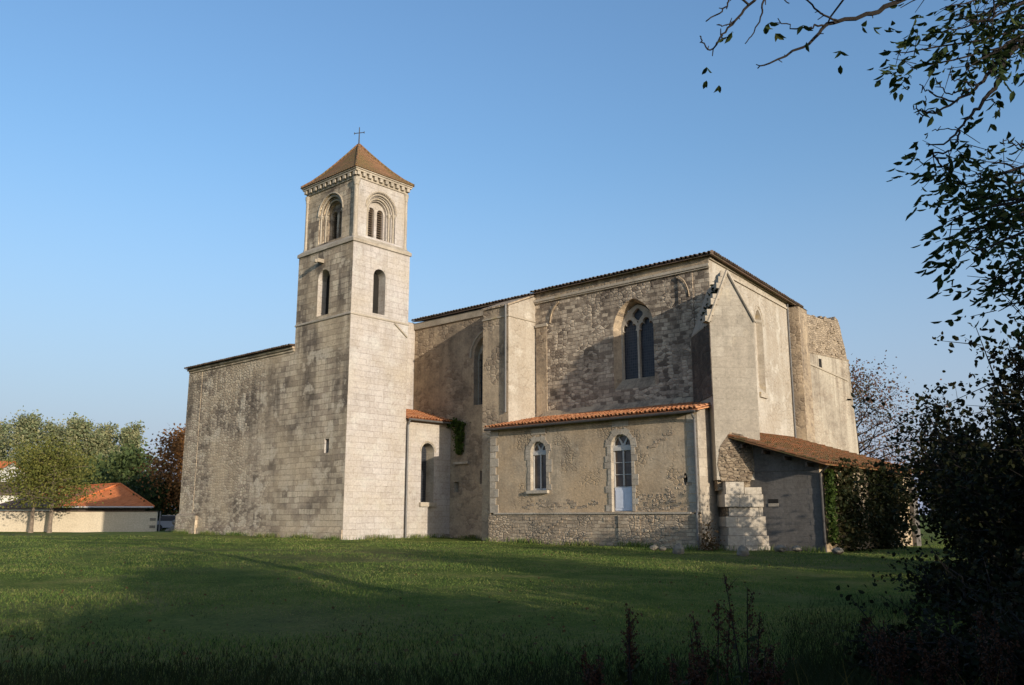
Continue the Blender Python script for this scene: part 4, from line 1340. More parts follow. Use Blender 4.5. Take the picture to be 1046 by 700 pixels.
# ================================================================== foliage helpers
def mesh_np(name, V, F, mat, parent=None, loc=None, kind=None):
    """V (n,3) world coordinates, F (k,m) indices"""
    off = np.zeros(3)
    if parent is not None:
        q = parent
        while q is not None:
            off += np.array(q.location); q = q.parent
    elif loc is not None:
        off = np.array(loc, float)
    me = bpy.data.meshes.new(name)
    k, w_ = F.shape
    me.vertices.add(len(V)); me.vertices.foreach_set('co', (V - off).astype(np.float32).ravel())
    me.loops.add(k * w_); me.loops.foreach_set('vertex_index', F.astype(np.int32).ravel())
    me.polygons.add(k); me.polygons.foreach_set('loop_start', np.arange(0, k * w_, w_, dtype=np.int32))
    me.update(calc_edges=True)
    me.validate()
    me.materials.append(mat)
    o = bpy.data.objects.new(name, me)
    col.objects.link(o)
    if parent is not None: o.parent = parent
    else: o.location = off
    return o


def unit(a):
    return a / (np.linalg.norm(a, axis=1, keepdims=True) + 1e-9)


def leaf_quads(C, size, aspect=0.55, droop=0.0, flat=0.0):
    """leaf-shaped rhombi with random orientation"""
    n = len(C)
    a = rng.normal(size=(n, 3)); a[:, 2] = a[:, 2] * (1 - flat) - droop
    a = unit(a)
    b = unit(np.cross(a, rng.normal(size=(n, 3))))
    s = size * rng.uniform(0.6, 1.35, (n, 1))
    V = np.stack([C - a * s * 0.5, C + b * s * aspect * 0.5 - a * s * 0.05, C + a * s * 0.5, C - b * s * aspect * 0.5 - a * s * 0.05], 1).reshape(-1, 3)
    F = np.arange(4 * n).reshape(-1, 4)
    return V, F


def pointed_leaves(C, A, B, s, w_=0.46):
    """near leaves: six-point blades folded along the midrib; A axis, B side, s size"""
    n = len(C)
    N = np.cross(A, B)
    s = s.reshape(-1, 1)
    p = lambda t_, x, h: C + A * s * t_ + B * s * x * w_ + N * s * h
    V = np.stack([p(0, 0, 0), p(0.3, 0.46, 0.07), p(0.65, 0.40, 0.06), p(1.0, 0, -0.10), p(0.65, -0.40, 0.06), p(0.3, -0.46, 0.07)], 1).reshape(-1, 3)
    i = np.arange(n)[:, None] * 6
    F = np.concatenate([i + np.array([[0, 1, 2, 3]]), i + np.array([[0, 3, 4, 5]])], 0)
    return V, F


def make_tree(name, label, cat, base, H, cr, tr, mat, nleaf, lsize, cbase=0.3, profile='round', group=None, bark='bark', limbs=22, spread=0.35, lean=(0, 0), twigs=True, sub=4):
    base = Vector(base)
    o = thing(name, label, cat, base, group)
    m = MB()
    wob = [Vector((random.uniform(-1, 1), random.uniform(-1, 1), 0)) * 0.03 * H for _ in range(4)]
    ctrl = [Vector((0, 0, -0.3))] + [wob[i] * (i / 3) + Vector((lean[0] * H * (i + 1) / 4, lean[1] * H * (i + 1) / 4, H * 0.92 * (i + 1) / 4)) for i in range(4)]
    def trunk(h):
        x = h / (H * 0.92) * 4
        i = min(3, int(x)); f = x - i
        return ctrl[i].lerp(ctrl[i + 1], min(1, f)) if x > 0 else ctrl[0]
    hs = [i / 12 * H * 0.92 for i in range(13)]
    m.tube([base + (trunk(h) if h > 0 else ctrl[0]) for h in hs], [max(0.015, tr * (1 - 0.9 * h / (H * 0.92)) * (1.35 if h == 0 else 1)) for h in hs], 8)
    tips = []
    def prof(k):
        if profile == 'round': return math.sqrt(max(0.02, 1 - (2 * k - 0.85) ** 2 * 0.92))
        if profile == 'column': return 0.55 + 0.45 * math.sin(math.pi * min(1, k * 0.95 + 0.08))
        if profile == 'umbrella': return 1.0 - 0.75 * max(0, k - 0.25) ** 1.2
        return 1.0
    for i in range(limbs):
        k = (i + random.random()) / limbs
        h = H * (cbase + (0.95 - cbase) * k)
        az = i * 2.399 + random.uniform(-0.5, 0.5)
        L = cr * prof(k) * random.uniform(0.7, 1.1)
        rise_ = {'round': 0.5, 'column': 1.3, 'umbrella': 0.28}.get(profile, 0.5) * (0.5 + k)
        st = trunk(min(h * 0.85, H * 0.88))
        d = Vector((math.cos(az), math.sin(az), rise_)).normalized()
        pts = [base + st + d * (L * q / 4) + Vector((0, 0, -0.06 * L * (q / 4) ** 2)) + Vector((random.uniform(-1, 1), random.uniform(-1, 1), random.uniform(-1, 1))) * 0.05 * L * (q > 0) for q in range(5)]
        r0 = tr * 0.34 * (1 - 0.6 * k)
        m.tube(pts, [r0, r0 * 0.75, r0 * 0.5, r0 * 0.3, r0 * 0.12], 5, 0, False)
        for s_ in range(sub):
            f = random.uniform(0.35, 1.0)
            p0 = pts[min(4, int(f * 4))]
            dd = (d + Vector((random.gauss(0, 0.6), random.gauss(0, 0.6), random.gauss(0.1, 0.45)))).normalized()
            l2 = L * random.uniform(0.25, 0.5)
            p1 = p0 + dd * l2 * 0.5 + Vector((0, 0, 0.02)); p2 = p0 + dd * l2
            if twigs: m.tube([p0, p1, p2], [r0 * 0.35, r0 * 0.22, r0 * 0.08], 4, 0, False)
            tips += [p1, p2, p2]
        tips += [pts[3], pts[4]]
    m.build('trunk', M[bark], o)
    T = np.array([tuple(p) for p in tips])
    wgt = rng.uniform(0.15, 1.0, len(T)) ** 1.6
    idx = rng.choice(len(T), nleaf, p=wgt / wgt.sum())
    C = T[idx] + rng.normal(size=(nleaf, 3)) * (cr * spread * 0.5) * np.array([1, 1, 0.8])
    C[:, 2] = np.maximum(C[:, 2], base.z + H * cbase * 0.75)
    V, F = leaf_quads(C, lsize, 0.62)
    mesh_np('crown', V, F, mat, o)
    return o

def gpt(x, D):
    """point on the ground in the column of pixel x at depth D"""
    p = at(x, 528, D)
    return Vector((p.x, p.y, ground_z(p.x, p.y)))

# ================================================================== LEFT BACKGROUND
# garden wall
p0, p1 = gpt(-75, 77.0), gpt(160, 77.6)
d = (p1 - p0); d.z = 0; Lw = d.length; d.normalize(); nw = d.cross(ZV)
gw = thing('garden_wall', 'long low cream rendered garden wall in front of the red roofed house', 'wall', (p0 + p1) / 2)
m = MB()
zg, zt = -0.2, 2.02
m.prism([(0, zg), (Lw, zg), (Lw, zt), (0, zt)], p0 * 1.0 - ZV * p0.z, d, ZV, nw, -0.25, 0.0, 0)
m.build('wall', M['garden_wall'], gw)
m = MB()
m.prism([(-0.05, zt + 0.003), (Lw + 0.05, zt + 0.003), (Lw + 0.05, zt + 0.075), (-0.05, zt + 0.075)], p0 - ZV * p0.z, d, ZV, nw, -0.30, 0.05, 0)
m.build('coping', M['tile_old'], gw)
m = MB()
for k, zz in enumerate((0.62, 1.25)):
    m.prism([(Lw - 0.55, zz), (Lw - 0.05, zz), (Lw - 0.05, zz + 0.24), (Lw - 0.55, zz + 0.24)], p0 - ZV * p0.z, d, ZV, nw, 0.002, 0.03, 0)
m.build('end_stone', M['stone_block'], gw)

# red roofed house
def hip_house(name, label, wl, wr, D, zev, apex_px, apexD, back_px, backD, zr, rmat, wmat, cat='house', gutter=True):
    A, B = at(wl, 518, D), at(wr, 518, D); A.z = B.z = 0
    o = thing(name, label, cat, (A + B) / 2)
    ap = at(apex_px, 500, apexD); ap.z = zr
    bk = at(back_px, 500, backD); bk.z = zr
    dirb = (bk - ap); dirb.z = 0
    A2, B2 = A + dirb + (A - B).normalized() * 0.0, B + dirb
    a, b_, a2, b2 = [p + ZV * zev for p in (A, B, A2, B2)]
    m = MB()
    m.face([a, b_, ap]); m.face([b_, b2, bk, ap]); m.face([b2, a2, bk]); m.face([a2, a, ap, bk])
    m.face([a2 - ZV * 0.1, b2 - ZV * 0.1, b_ - ZV * 0.1, a - ZV * 0.1])
    for q, r_ in ((a, b_), (b_, b2), (b2, a2), (a2, a)):
        m.face([q - ZV * 0.1, r_ - ZV * 0.1, r_, q])
    for q in (a, b_):
        m.tube([q.lerp(ap, k / 10) + ZV * 0.04 for k in range(11)], 0.11, 6)
    m.tube([ap + ZV * 0.04, bk + ZV * 0.04], 0.11, 6)
    m.build('roof', rmat, o)
    cen = (A + B + A2 + B2) / 4
    m = MB()
    q = [cen + (p - cen) * 0.90 for p in (A, B, B2, A2)]
    for i in range(4):
        j = (i + 1) % 4
        m.face([q[i] - ZV * 0.3, q[j] - ZV * 0.3, q[j] + ZV * (zev - 0.101), q[i] + ZV * (zev - 0.101)])
    m.build('wall', wmat, o)
    if gutter:
        m = MB()
        nn = (B - A).normalized().cross(ZV)
        m.tube([a + nn * 0.08 - ZV * 0.03, b_ + nn * 0.08 - ZV * 0.03], 0.09, 6)
        m.build('gutter', M['white_paint'], o)
    return o
hip_house('house', 'low house with a bright red hipped tile roof behind the garden wall', 64, 157, 86, 2.55, 122, 91.5, 60, 103, 4.95, M['house_tile'], M['dark_wood_and_shade'])  # dark wall colour stands in for the shade under the eaves
hip_house('outbuilding', 'low outbuilding with a dark brown roof and white walls behind the two-trunk tree', 3, 70, 88, 2.5, 40, 92, 20, 100, 3.7, M['grey_tile'], M['white_wall'], 'outbuilding', False)
# white building at far left with a red roof above it
def gable_house(name, label, pl, pr, D, zw, zr, rmat, cat='house'):
    A, B = at(pl, 520, D), at(pr, 520, D); A.z = B.z = 0
    o = thing(name, label, cat, (A + B) / 2)
    dd = (B - A).normalized(); nn = dd.cross(ZV); bk = -nn * 9
    mid = (A + B) / 2
    m = MB()
    for (q, r_) in ((A, B), (B, B + bk), (B + bk, A + bk), (A + bk, A)):
        m.face([q - ZV * 0.3, r_ - ZV * 0.3, r_ + ZV * zw, q + ZV * zw])
    m.build('wall', M['white_wall'], o)
    m = MB()
    ov = 0.35
    f0, f1 = A - dd * ov + nn * ov + ZV * zw, B + dd * ov + nn * ov + ZV * zw
    g0, g1 = f0 + bk - nn * 2 * ov, f1 + bk - nn * 2 * ov
    r0, r1 = (f0 + g0) / 2, (f1 + g1) / 2
    r0.z = r1.z = zr
    slab(m, [f0, f1, r1, r0], 0.12); slab(m, [g1, g0, r0, r1], 0.12)
    m.face([A + ZV * zw, r0 - ZV * 0.13 + dd * ov, A + bk + ZV * zw], 1); m.face([B + ZV * zw, r1 - ZV * 0.13 - dd * ov, B + bk + ZV * zw], 1)
    m.build('roof', [rmat, M['white_wall']], o)
    return o
gable_house('house', 'white walled house with a dark tiled roof at the left edge behind the garden wall', -60, 26, 98, 4.1, 5.6, M['grey_tile'])
gable_house('house', 'tall far house with a red roof showing between the trees', -90, -10, 135, 8.4, 10.3, M['house_tile'])

# gate post, parked car and pale wall seen between the garden wall and the church
pp = gpt(163.5, 77.5)
m = MB(); m.tube([pp - ZV * 0.2, pp + ZV * 1.75], 0.06, 8); m.tube([pp + ZV * 1.75, pp + ZV * 1.8], [0.075, 0.02], 8)
tag(m.build('gate_post', M['zinc'], loc=pp), 'thin grey metal gate post at the end of the garden wall', 'post')
a0, a1 = gpt(171, 90), gpt(215, 92)
d2 = (a1 - a0); d2.z = 0; L2 = d2.length; d2.normalize()
m = MB(); m.prism([(0, -0.4), (L2, -0.4), (L2, 1.75), (0, 1.75)], Vector((a0.x, a0.y, 0)), d2, ZV, d2.cross(ZV), -0.2, 0)
m.prism([(-0.04, 1.753), (L2, 1.753), (L2, 1.83), (-0.04, 1.83)], Vector((a0.x, a0.y, 0)), d2, ZV, d2.cross(ZV), -0.25, 0.05)
tag(m.build('boundary_wall', M['garden_wall'], loc=a0), 'short pale wall behind the parked car beside the church corner', 'wall')

cb = gpt(178, 84)
car = thing('parked_car', 'grey car parked between the garden wall and the church corner', 'car', cb)
cd = (RT * 0.93 + F0 * 0.36).normalized(); cn = cd.cross(ZV)
m = MB()
side = [(-2.0, 0.30), (2.0, 0.30), (2.06, 0.62), (1.9, 0.80), (1.05, 0.90), (-1.85, 0.92), (-2.05, 0.70)]
m.prism(side, cb, cd, ZV, cn, -0.82, 0.82)
roof_ = [(-1.55, 0.922), (0.95, 0.905), (0.30, 1.40), (-1.10, 1.42)]
m.prism([(0.28, 1.38), (0.22, 1.44), (-1.08, 1.46), (-1.12, 1.40)], cb, cd, ZV, cn, -0.66, 0.66)
m.build('body', M['car_paint'], car)
m = MB(); m.prism([(-1.55, 0.925), (0.92, 0.91), (0.26, 1.378), (-1.08, 1.398)], cb, cd, ZV, cn, -0.68, 0.68); m.build('windscreen', M['car_glass'], car)
for x in (-1.28, 1.28):
    for s_ in (-1, 1):
        m = MB(); c_ = cb + cd * x + ZV * 0.31
        m.tube([c_ + cn * (s_ * 0.64), c_ + cn * (s_ * 0.84)], 0.31, 14); m.build('wheel', M['rubber'], car)
for s_ in (-1, 1):
    m = MB(); c_ = cb + cd * 2.03 + cn * (s_ * 0.58) + ZV * 0.66
    m.tube([c_ - cd * 0.05, c_ + cd * 0.03], 0.10, 8); m.build('headlight', M['white_paint'], car)

# heap of stones at the foot of the church's west corner
def rock(m, c_, s_, flat=0.7):
    vs, fs = [], []
    nu, nv_ = 10, 6
    off_ = [random.uniform(0.86, 1.12) for _ in range(nu * nv_)]
    for j in range(nv_):
        ph = math.pi * (j + 0.5) / nv_
        for i in range(nu):
            th = 2 * math.pi * i / nu
            r_ = s_ * off_[j * nu + i]
            vs.append(c_ + Vector((r_ * math.sin(ph) * math.cos(th), r_ * math.sin(ph) * math.sin(th), r_ * flat * math.cos(ph))))
    for j in range(nv_ - 1):
        for i in range(nu):
            i2 = (i + 1) % nu
            fs.append((j * nu + i, (j + 1) * nu + i, (j + 1) * nu + i2, j * nu + i2))
    fs.append(tuple(range(nu))); fs.append(tuple((nv_ - 1) * nu + i for i in reversed(range(nu))))
    m.raw(vs, fs)
lab = ['pale block of fallen stone at the foot of the west corner buttress', 'small rubble stone lying beside the west corner of the nave',
       'rounded stone piled against the west corner of the church', 'low flat stone nearest the parked car by the church corner', 'top stone of the little heap by the west buttress']
for k, (x, yo, s_, zo) in enumerate([(181, 0, 0.42, 0.15), (177, 0.5, 0.30, 0.1), (184, 0.8, 0.36, 0.15), (173.5, 0.2, 0.26, 0.05), (180.5, 0.4, 0.3, 0.62)]):
    c_ = gpt(x, 61.0 + yo) + ZV * zo
    m = MB(); rock(m, c_, s_); tag(m.build('stone', M['stone_block'], loc=c_), lab[k], 'stone', 'stones heaped at the west corner')

# trees at the left
for k, (x, D, H, cr, sd_) in enumerate([(-14, 168, 19.5, 4.8, 1), (18, 160, 20.6, 4.8, 2), (48, 165, 19.2, 4.8, 3), (76, 158, 20.0, 4.4, 4), (100, 162, 18.8, 4.2, 5), (126, 160, 18.9, 3.8, 6)]):
    random.seed(40 + sd_)
    make_tree('poplar_tree', ['tall poplar with yellowing leaves at the far left edge behind the houses', 'tall rounded poplar standing behind the two-trunk tree', 'poplar of the row rising just left of the red hipped roof',
               'poplar of the row directly behind the red hipped roof', 'slim poplar with gaps in its crown right of the red roof ridge', 'last poplar of the row, nearest the church'][k], 'tree', gpt(x, D), H, cr, 0.35, M['lf_poplar'], 9500, 0.46, 0.10, 'column', 'poplars in a row behind the houses', limbs=34, spread=0.30)
for k, (x, D, H, cr, mt, lb) in enumerate([(104, 120, 8.5, 4.2, 'lf_green', 'low green tree behind the ridge of the red roof'), (128, 112, 10.5, 3.6, 'lf_green', 'bushy green tree above the right end of the red roof'),
                                         (78, 126, 9.5, 4.0, 'lf_olive', 'dull green tree between the two-trunk tree and the poplars'), (146, 105, 6.0, 2.6, 'lf_dark', 'dark evergreen shrub right behind the corner of the red roof')]):
    random.seed(60 + k)
    make_tree('broadleaf_tree', lb, 'tree', gpt(x, D), H, cr, 0.22, M[mt], 3600, 0.55, 0.08, 'round', limbs=24, spread=0.5)
random.seed(71)
make_tree('bare_tree', 'thin half bare grey tree beside the copper tree', 'tree', gpt(152, 118), 10.5, 2.6, 0.16, M['lf_autumn'], 420, 0.35, 0.3, 'round', limbs=30, spread=0.4)
random.seed(72)
make_tree('copper_tree', 'rust coloured tree at the west corner of the church', 'tree', gpt(194, 92), 11.2, 4.0, 0.25, M['lf_red'], 17000, 0.30, 0.2, 'round', limbs=34, spread=0.42)
random.seed(73)
make_tree('dark_shrub', 'dark green shrub under the copper tree', 'shrub', gpt(168, 91), 4.6, 2.4, 0.1, M['lf_dark'], 4200, 0.3, 0.05, 'round', limbs=20, spread=0.55)
random.seed(74)
make_tree('dark_shrub', 'dark green shrub between the copper tree and the red roofed house', 'shrub', gpt(152, 96), 4.8, 2.6, 0.1, M['lf_dark'], 4200, 0.3, 0.05, 'round', limbs=20, spread=0.55)
random.seed(75)
make_tree('young_tree', 'spreading olive green tree on the left trunk before the garden wall', 'tree', gpt(33, 75.2), 7.5, 3.6, 0.20, M['lf_olive'], 7000, 0.20, 0.38, 'umbrella', 'pair of small trees before the garden wall', bark='bark_light', limbs=26, spread=0.42)
random.seed(76)
make_tree('young_tree', 'spreading olive green tree on the right trunk before the garden wall', 'tree', gpt(52, 74.8), 8.0, 3.4, 0.19, M['lf_olive'], 6500, 0.20, 0.36, 'umbrella', 'pair of small trees before the garden wall', bark='bark_light', limbs=26, spread=0.42)

# right background tree behind the ruined buttress
random.seed(80)
make_tree('autumn_tree', 'half bare autumn tree with reddish twigs behind the ruined buttress', 'tree', gpt(880, 66), 14.0, 5.4, 0.28, M['lf_autumn'], 7500, 0.20, 0.16, 'round', bark='twig', limbs=44, spread=0.32, sub=9)

# ================================================================== IVY
def ivy(name, label, pts, size, mat, thick, loc):
    """leaves over sampled surface points with outward offset"""
    o = thing(name, label, 'ivy', loc)
    V, F = leaf_quads(np.array(pts), size, 0.8)
    mesh_np('foliage', V, F, mat, o)
    return o
pts = []
cl = [(random.uniform(SV0 + 0.6, SV1 - 2.2), random.uniform(0.3, 3.3), random.uniform(0.25, 0.7), random.uniform(0.1, 0.75)) for _ in range(60)]
for _ in range(7500):
    cy, cz, cs, cd_ = random.choice(cl)
    y, z = random.gauss(cy, cs), random.gauss(cz, cs)
    if not (0.3 < z < 3.75) or y < SV0 + 0.2 or y > SV1 - 1.2: continue
    x = SU1 + 0.05 + abs(random.gauss(0, 0.16)) + cd_ * random.random() * (1.2 - 0.25 * z)
    if z > 3.3: x = SU1 + 0.45 + abs(random.gauss(0, 0.2))
    pts.append((x, y, z))
iv = ivy('ivy', 'dark ivy thicket covering the east side of the lean-to shed', pts, 0.15, M['lf_ivy_dark'], 0.4, (SU1 + 0.2, 36, 0.4))
pts = []
for _ in range(1500):
    z = random.uniform(0.7, 3.3)
    c_ = SV0 + 0.16 + 0.10 * math.sin(z * 2) - 0.1 * (z < 2)
    pts.append((SU1 + 0.12 + random.random() * 0.25, c_ + abs(random.gauss(0, 0.22)), z))
ivy('ivy', 'bright green ivy strand hanging at the corner of the lean-to shed', pts, 0.11, M['lf_ivy'], 0.3, (SU1 + 0.2, SV0 + 0.6, 0.5))
pts = []
for _ in range(1400):
    k = random.random()
    z = 4.9 + 1.75 * k
    pts.append((-33.75 + random.gauss(0, 0.10 + 0.12 * k), V0 - 0.05 - random.random() * 0.22, z))
for _ in range(300):
    pts.append((-34.2 + random.gauss(0, 0.25), V0 - 0.1 - random.random() * 0.3, 6.62 + random.gauss(0, 0.1)))
ivy('ivy', 'narrow green ivy hanging on the nave wall beside the chapel roof', pts, 0.12, M['lf_ivy'], 0.2, (-33.8, V0 - 0.1, 5.8))
pts = []
for _ in range(420):   # plants on the broken rake of the corner buttress
    s_ = random.uniform(0.1, 0.95)
    p = FC + wx * (xl + (xp - xl) * s_ - 0.12) + ZV * (zfeet + (zpk - zfeet) * s_) - w * random.uniform(0.1, 0.8)
    pts.append((p.x + random.gauss(0, 0.08), p.y + random.gauss(0, 0.08), p.z + random.gauss(0, 0.12)))
ivy('wall_plant', 'dark plants growing on the broken coping of the corner buttress', pts, 0.11, M['lf_ivy_dark'], 0.2, FC + ZV * 10)
pts = []
for _ in range(260):
    x = -17.05 + random.gauss(0, 0.16); z = 0.35 + abs(random.gauss(0, 0.45))
    pts.append((x, VA - 0.1 + random.uniform(-0.25, 0.4), z))
ivy('dry_plant', 'rust brown dry plant in the gap between the vestry and the corner buttress', pts, 0.10, M['dry_plant'], 0.2, (-17.0, VA, 0.4))

# ================================================================== STONES ON THE LAWN
specs = [(692, 30.0, 0.20, 'upright grey stone stump on the lawn below the vestry corner'), (757, 29.2, 0.20, 'small leaning grey stone on the lawn before the corner buttress'),
         (795, 32.0, 0.22, 'pale stone block on the grass at the foot of the shed wall'), (812, 32.2, 0.2, 'flat pale stone lying at the shed wall beside another block'),
         (667, 33.2, 0.17, 'pale loose stone at the foot of the vestry plinth'), (676, 33.0, 0.14, 'smaller loose stone lying right beside the vestry plinth stone'),
         (853, 30.5, 0.2, 'loose stone at the corner of the shed by the ivy')]
for x, D, s_, lb in specs:
    c_ = gpt(x, D) + ZV * (s_ * 0.6)
    m = MB(); rock(m, c_, s_, 1.15 if 'upright' in lb or 'leaning' in lb else 0.6)
    tag(m.build('stone', M['stone_block'], loc=c_), lb, 'stone', 'loose stones on the lawn')

# ================================================================== LAWN GRASS
def grass_mesh(name, P, h, w_, mat, bend=0.5):
    n = len(P)
    az = rng.uniform(0, 2 * math.pi, n)
    dx = np.stack([np.cos(az), np.sin(az), np.zeros(n)], 1)
    bz = rng.uniform(0, 2 * math.pi, n)
    bd = np.stack([np.cos(bz), np.sin(bz), np.zeros(n)], 1) * (bend * rng.uniform(0.2, 1.0, n) * h)[:, None]
    up = np.zeros((n, 3)); up[:, 2] = h
    w2 = (w_ * 0.5)[:, None]
    V = np.stack([P - dx * w2, P + dx * w2, P + up * 0.6 + bd * 0.35 + dx * w2 * 0.7, P + up * 0.6 + bd * 0.35 - dx * w2 * 0.7, P + up + bd], 1).reshape(-1, 3)
    i = np.arange(n)[:, None] * 5
    F4 = i + np.array([[0, 1, 2, 3]])
    F3 = i + np.array([[3, 2, 4, 4]])
    # triangles stored apart
    me = bpy.data.meshes.new(name)
    me.vertices.add(len(V)); me.vertices.foreach_set('co', V.astype(np.float32).ravel())
    lv = np.concatenate([F4, F3[:, :3]], 1).astype(np.int32)
    me.loops.add(n * 7); me.loops.foreach_set('vertex_index', lv.ravel())
    ls_ = (np.arange(n)[:, None] * 7 + np.array([[0, 4]])).astype(np.int32).ravel()
    me.polygons.add(2 * n); me.polygons.foreach_set('loop_start', ls_)
    me.update(calc_edges=True); me.validate()
    me.materials.append(mat)
    o = bpy.data.objects.new(name, me)
    col.objects.link(o)
    return o
gzv = np.vectorize(ground_z)
N = 300000
D = 4.0 * (46 / 4.0) ** rng.uniform(0, 1, N)
lat = rng.uniform(-0.68, 0.68, N) * D
P = np.outer(D, np.array(F0)) + np.outer(lat, np.array(RT))
keep = ~((P[:, 0] < -13.3) & (P[:, 1] > 31.6)) & ~((P[:, 0] < AU1) & (P[:, 1] > VA - 0.15)) & ~((P[:, 0] < UE + 0.05) & (P[:, 1] > VS - 0.1))
P, D = P[keep], D[keep]
P[:, 2] = gzv(P[:, 0], P[:, 1]) - 0.005
patch = 0.75 + 0.5 * np.sin(P[:, 0] * 0.8 + np.sin(P[:, 1] * 0.6) * 2) * np.sin(P[:, 1] * 0.7)
hh = rng.uniform(0.018, 0.045, len(P)) * patch * (1 + D / 90)
lawn = grass_mesh('lawn_grass', P, hh, 0.004 + 0.0006 * D, M['grass'], 0.9)
tag(lawn, 'short mown grass of the meadow in front of the church', 'grass', kind='stuff')
# longer unmown grass in the foreground; its dark colour and density also replace shade
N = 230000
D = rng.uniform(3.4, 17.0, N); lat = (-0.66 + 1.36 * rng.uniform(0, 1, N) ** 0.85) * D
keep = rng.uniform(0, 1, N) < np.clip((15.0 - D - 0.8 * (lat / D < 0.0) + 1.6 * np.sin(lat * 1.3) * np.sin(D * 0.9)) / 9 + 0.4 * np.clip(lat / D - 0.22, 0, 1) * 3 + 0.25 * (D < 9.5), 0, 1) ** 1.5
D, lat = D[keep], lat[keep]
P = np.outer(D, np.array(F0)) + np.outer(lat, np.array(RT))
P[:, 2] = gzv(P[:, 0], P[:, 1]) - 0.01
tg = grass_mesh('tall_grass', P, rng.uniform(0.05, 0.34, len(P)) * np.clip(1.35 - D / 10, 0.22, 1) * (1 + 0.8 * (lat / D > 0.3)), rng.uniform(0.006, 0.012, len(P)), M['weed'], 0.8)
tag(tg, 'long unmown grass along the near edge of the meadow, its dark colour partly standing in for shade', 'grass', kind='stuff')
N = 260
D = rng.uniform(4.2, 7.5, N); lat = rng.uniform(0.12, 0.62, N) * D
P = np.outer(D, np.array(F0)) + np.outer(lat, np.array(RT))
P[:, 2] = gzv(P[:, 0], P[:, 1]) - 0.01
yg = grass_mesh('yellow_grass', P, rng.uniform(0.25, 0.6, len(P)), rng.uniform(0.010, 0.02, len(P)), M['dry_grass'], 0.6)
tag(yg, 'scattered yellowing grass blades at the bottom right', 'grass', kind='stuff')

# rank grass and weeds along the foot of the walls
foot = [((-50.5, VS - 0.25), (UE, VS - 0.12)), ((UE + 0.12, VS), (UE + 0.12, V0)), ((-34.4, V0 - 0.6), (-28.6, V0 - 0.6)), ((AU0, VA - 0.2), (AU1, VA - 0.2)), ((-16.9, 30.3), (-15.2, 31.5)), ((-15.3, 31.5), (-13.2, 31.5))]
P = []
for (a, b_) in foot:
    L_ = math.hypot(b_[0] - a[0], b_[1] - a[1])
    for _ in range(int(L_ * 150)):
        k = random.random()
        if math.sin(k * L_ * 2.1 + a[0]) + random.gauss(0, 0.6) < 0.0: continue
        x, y = a[0] + (b_[0] - a[0]) * k, a[1] + (b_[1] - a[1]) * k
        P.append((x + random.gauss(0, 0.08), y - abs(random.gauss(0, 0.10)), ground_z(x, y) - 0.01))
P = np.array(P)
tag(grass_mesh('wall_grass', P, rng.uniform(0.06, 0.30, len(P)), rng.uniform(0.015, 0.03, len(P)), M['grass'], 0.7), 'uncut grass and small weeds along the foot of the church walls', 'grass', kind='stuff')
# fallen leaves
N = 1100
D = 4.5 * (34 / 4.5) ** rng.uniform(0, 1, N); lat = rng.uniform(-0.6, 0.66, N) * D
C = np.outer(D, np.array(F0)) + np.outer(lat, np.array(RT))
C = C[~((C[:, 0] < -13.3) & (C[:, 1] > 30.0)) & ~((C[:, 0] < UE) & (C[:, 1] > VS - 0.3))]
C[:, 2] = gzv(C[:, 0], C[:, 1]) + 0.035
V, F = leaf_quads(C, 0.055, 0.7, 0.0, 0.8)
tag(mesh_np('fallen_leaves', V, F, M['dry_plant']), 'fallen brown leaves scattered over the meadow', 'leaves', kind='stuff')

# weeds with rusty seed heads
def dock(x, D, H, label, nst=5):
    b_ = gpt(x, D)
    o = thing('dock_weed', label, 'weed', b_, 'tall weeds at the near edge of the meadow')
    leaves = []
    for k in range(nst):
        m = MB(); seeds = []
        az = random.uniform(0, 6.28); ln = random.uniform(0.0, 0.28)
        tip = b_ + Vector((math.cos(az) * ln * H, math.sin(az) * ln * H, H * random.uniform(0.75, 1.0)))
        p0 = b_ + Vector((math.cos(az) * 0.04, math.sin(az) * 0.04, -0.05))
        mid = p0.lerp(tip, 0.5) + Vector((random.gauss(0, 0.02), random.gauss(0, 0.02), 0))
        m.tube([p0, mid, tip], [0.008, 0.006, 0.003], 5)
        for q in range(6):
            f = random.uniform(0.55, 0.95); dq = random.random()
            s0 = p0.lerp(tip, f); s1 = s0 + Vector((random.gauss(0, 0.06), random.gauss(0, 0.06), random.uniform(0.03, 0.12)))
            m.tube([s0, s1], [0.003, 0.002], 4, 0, False)
            for q in range(14): seeds.append(tuple(s0.lerp(s1, q / 13) + Vector((random.gauss(0, 0.012), random.gauss(0, 0.012), random.gauss(0, 0.012)))))
        for q in range(70): seeds.append(tuple(p0.lerp(tip, 0.5 + 0.5 * q / 69) + Vector((random.gauss(0, 0.014), random.gauss(0, 0.014), 0))))
        for _ in range(7): leaves.append(tuple(p0.lerp(tip, random.uniform(0.05, 0.6)) + Vector((random.gauss(0, 0.05), random.gauss(0, 0.05), 0))))
        st = m.build('stem', M['twig'], o)
        V, F = leaf_quads(np.array(seeds), 0.022, 0.8); mesh_np('seed_head', V, F, M['seed'], st)
    V, F = leaf_quads(np.array(leaves), 0.13, 0.35, 0.2); mesh_np('foliage', V, F, M['weed'], o)
random.seed(90)
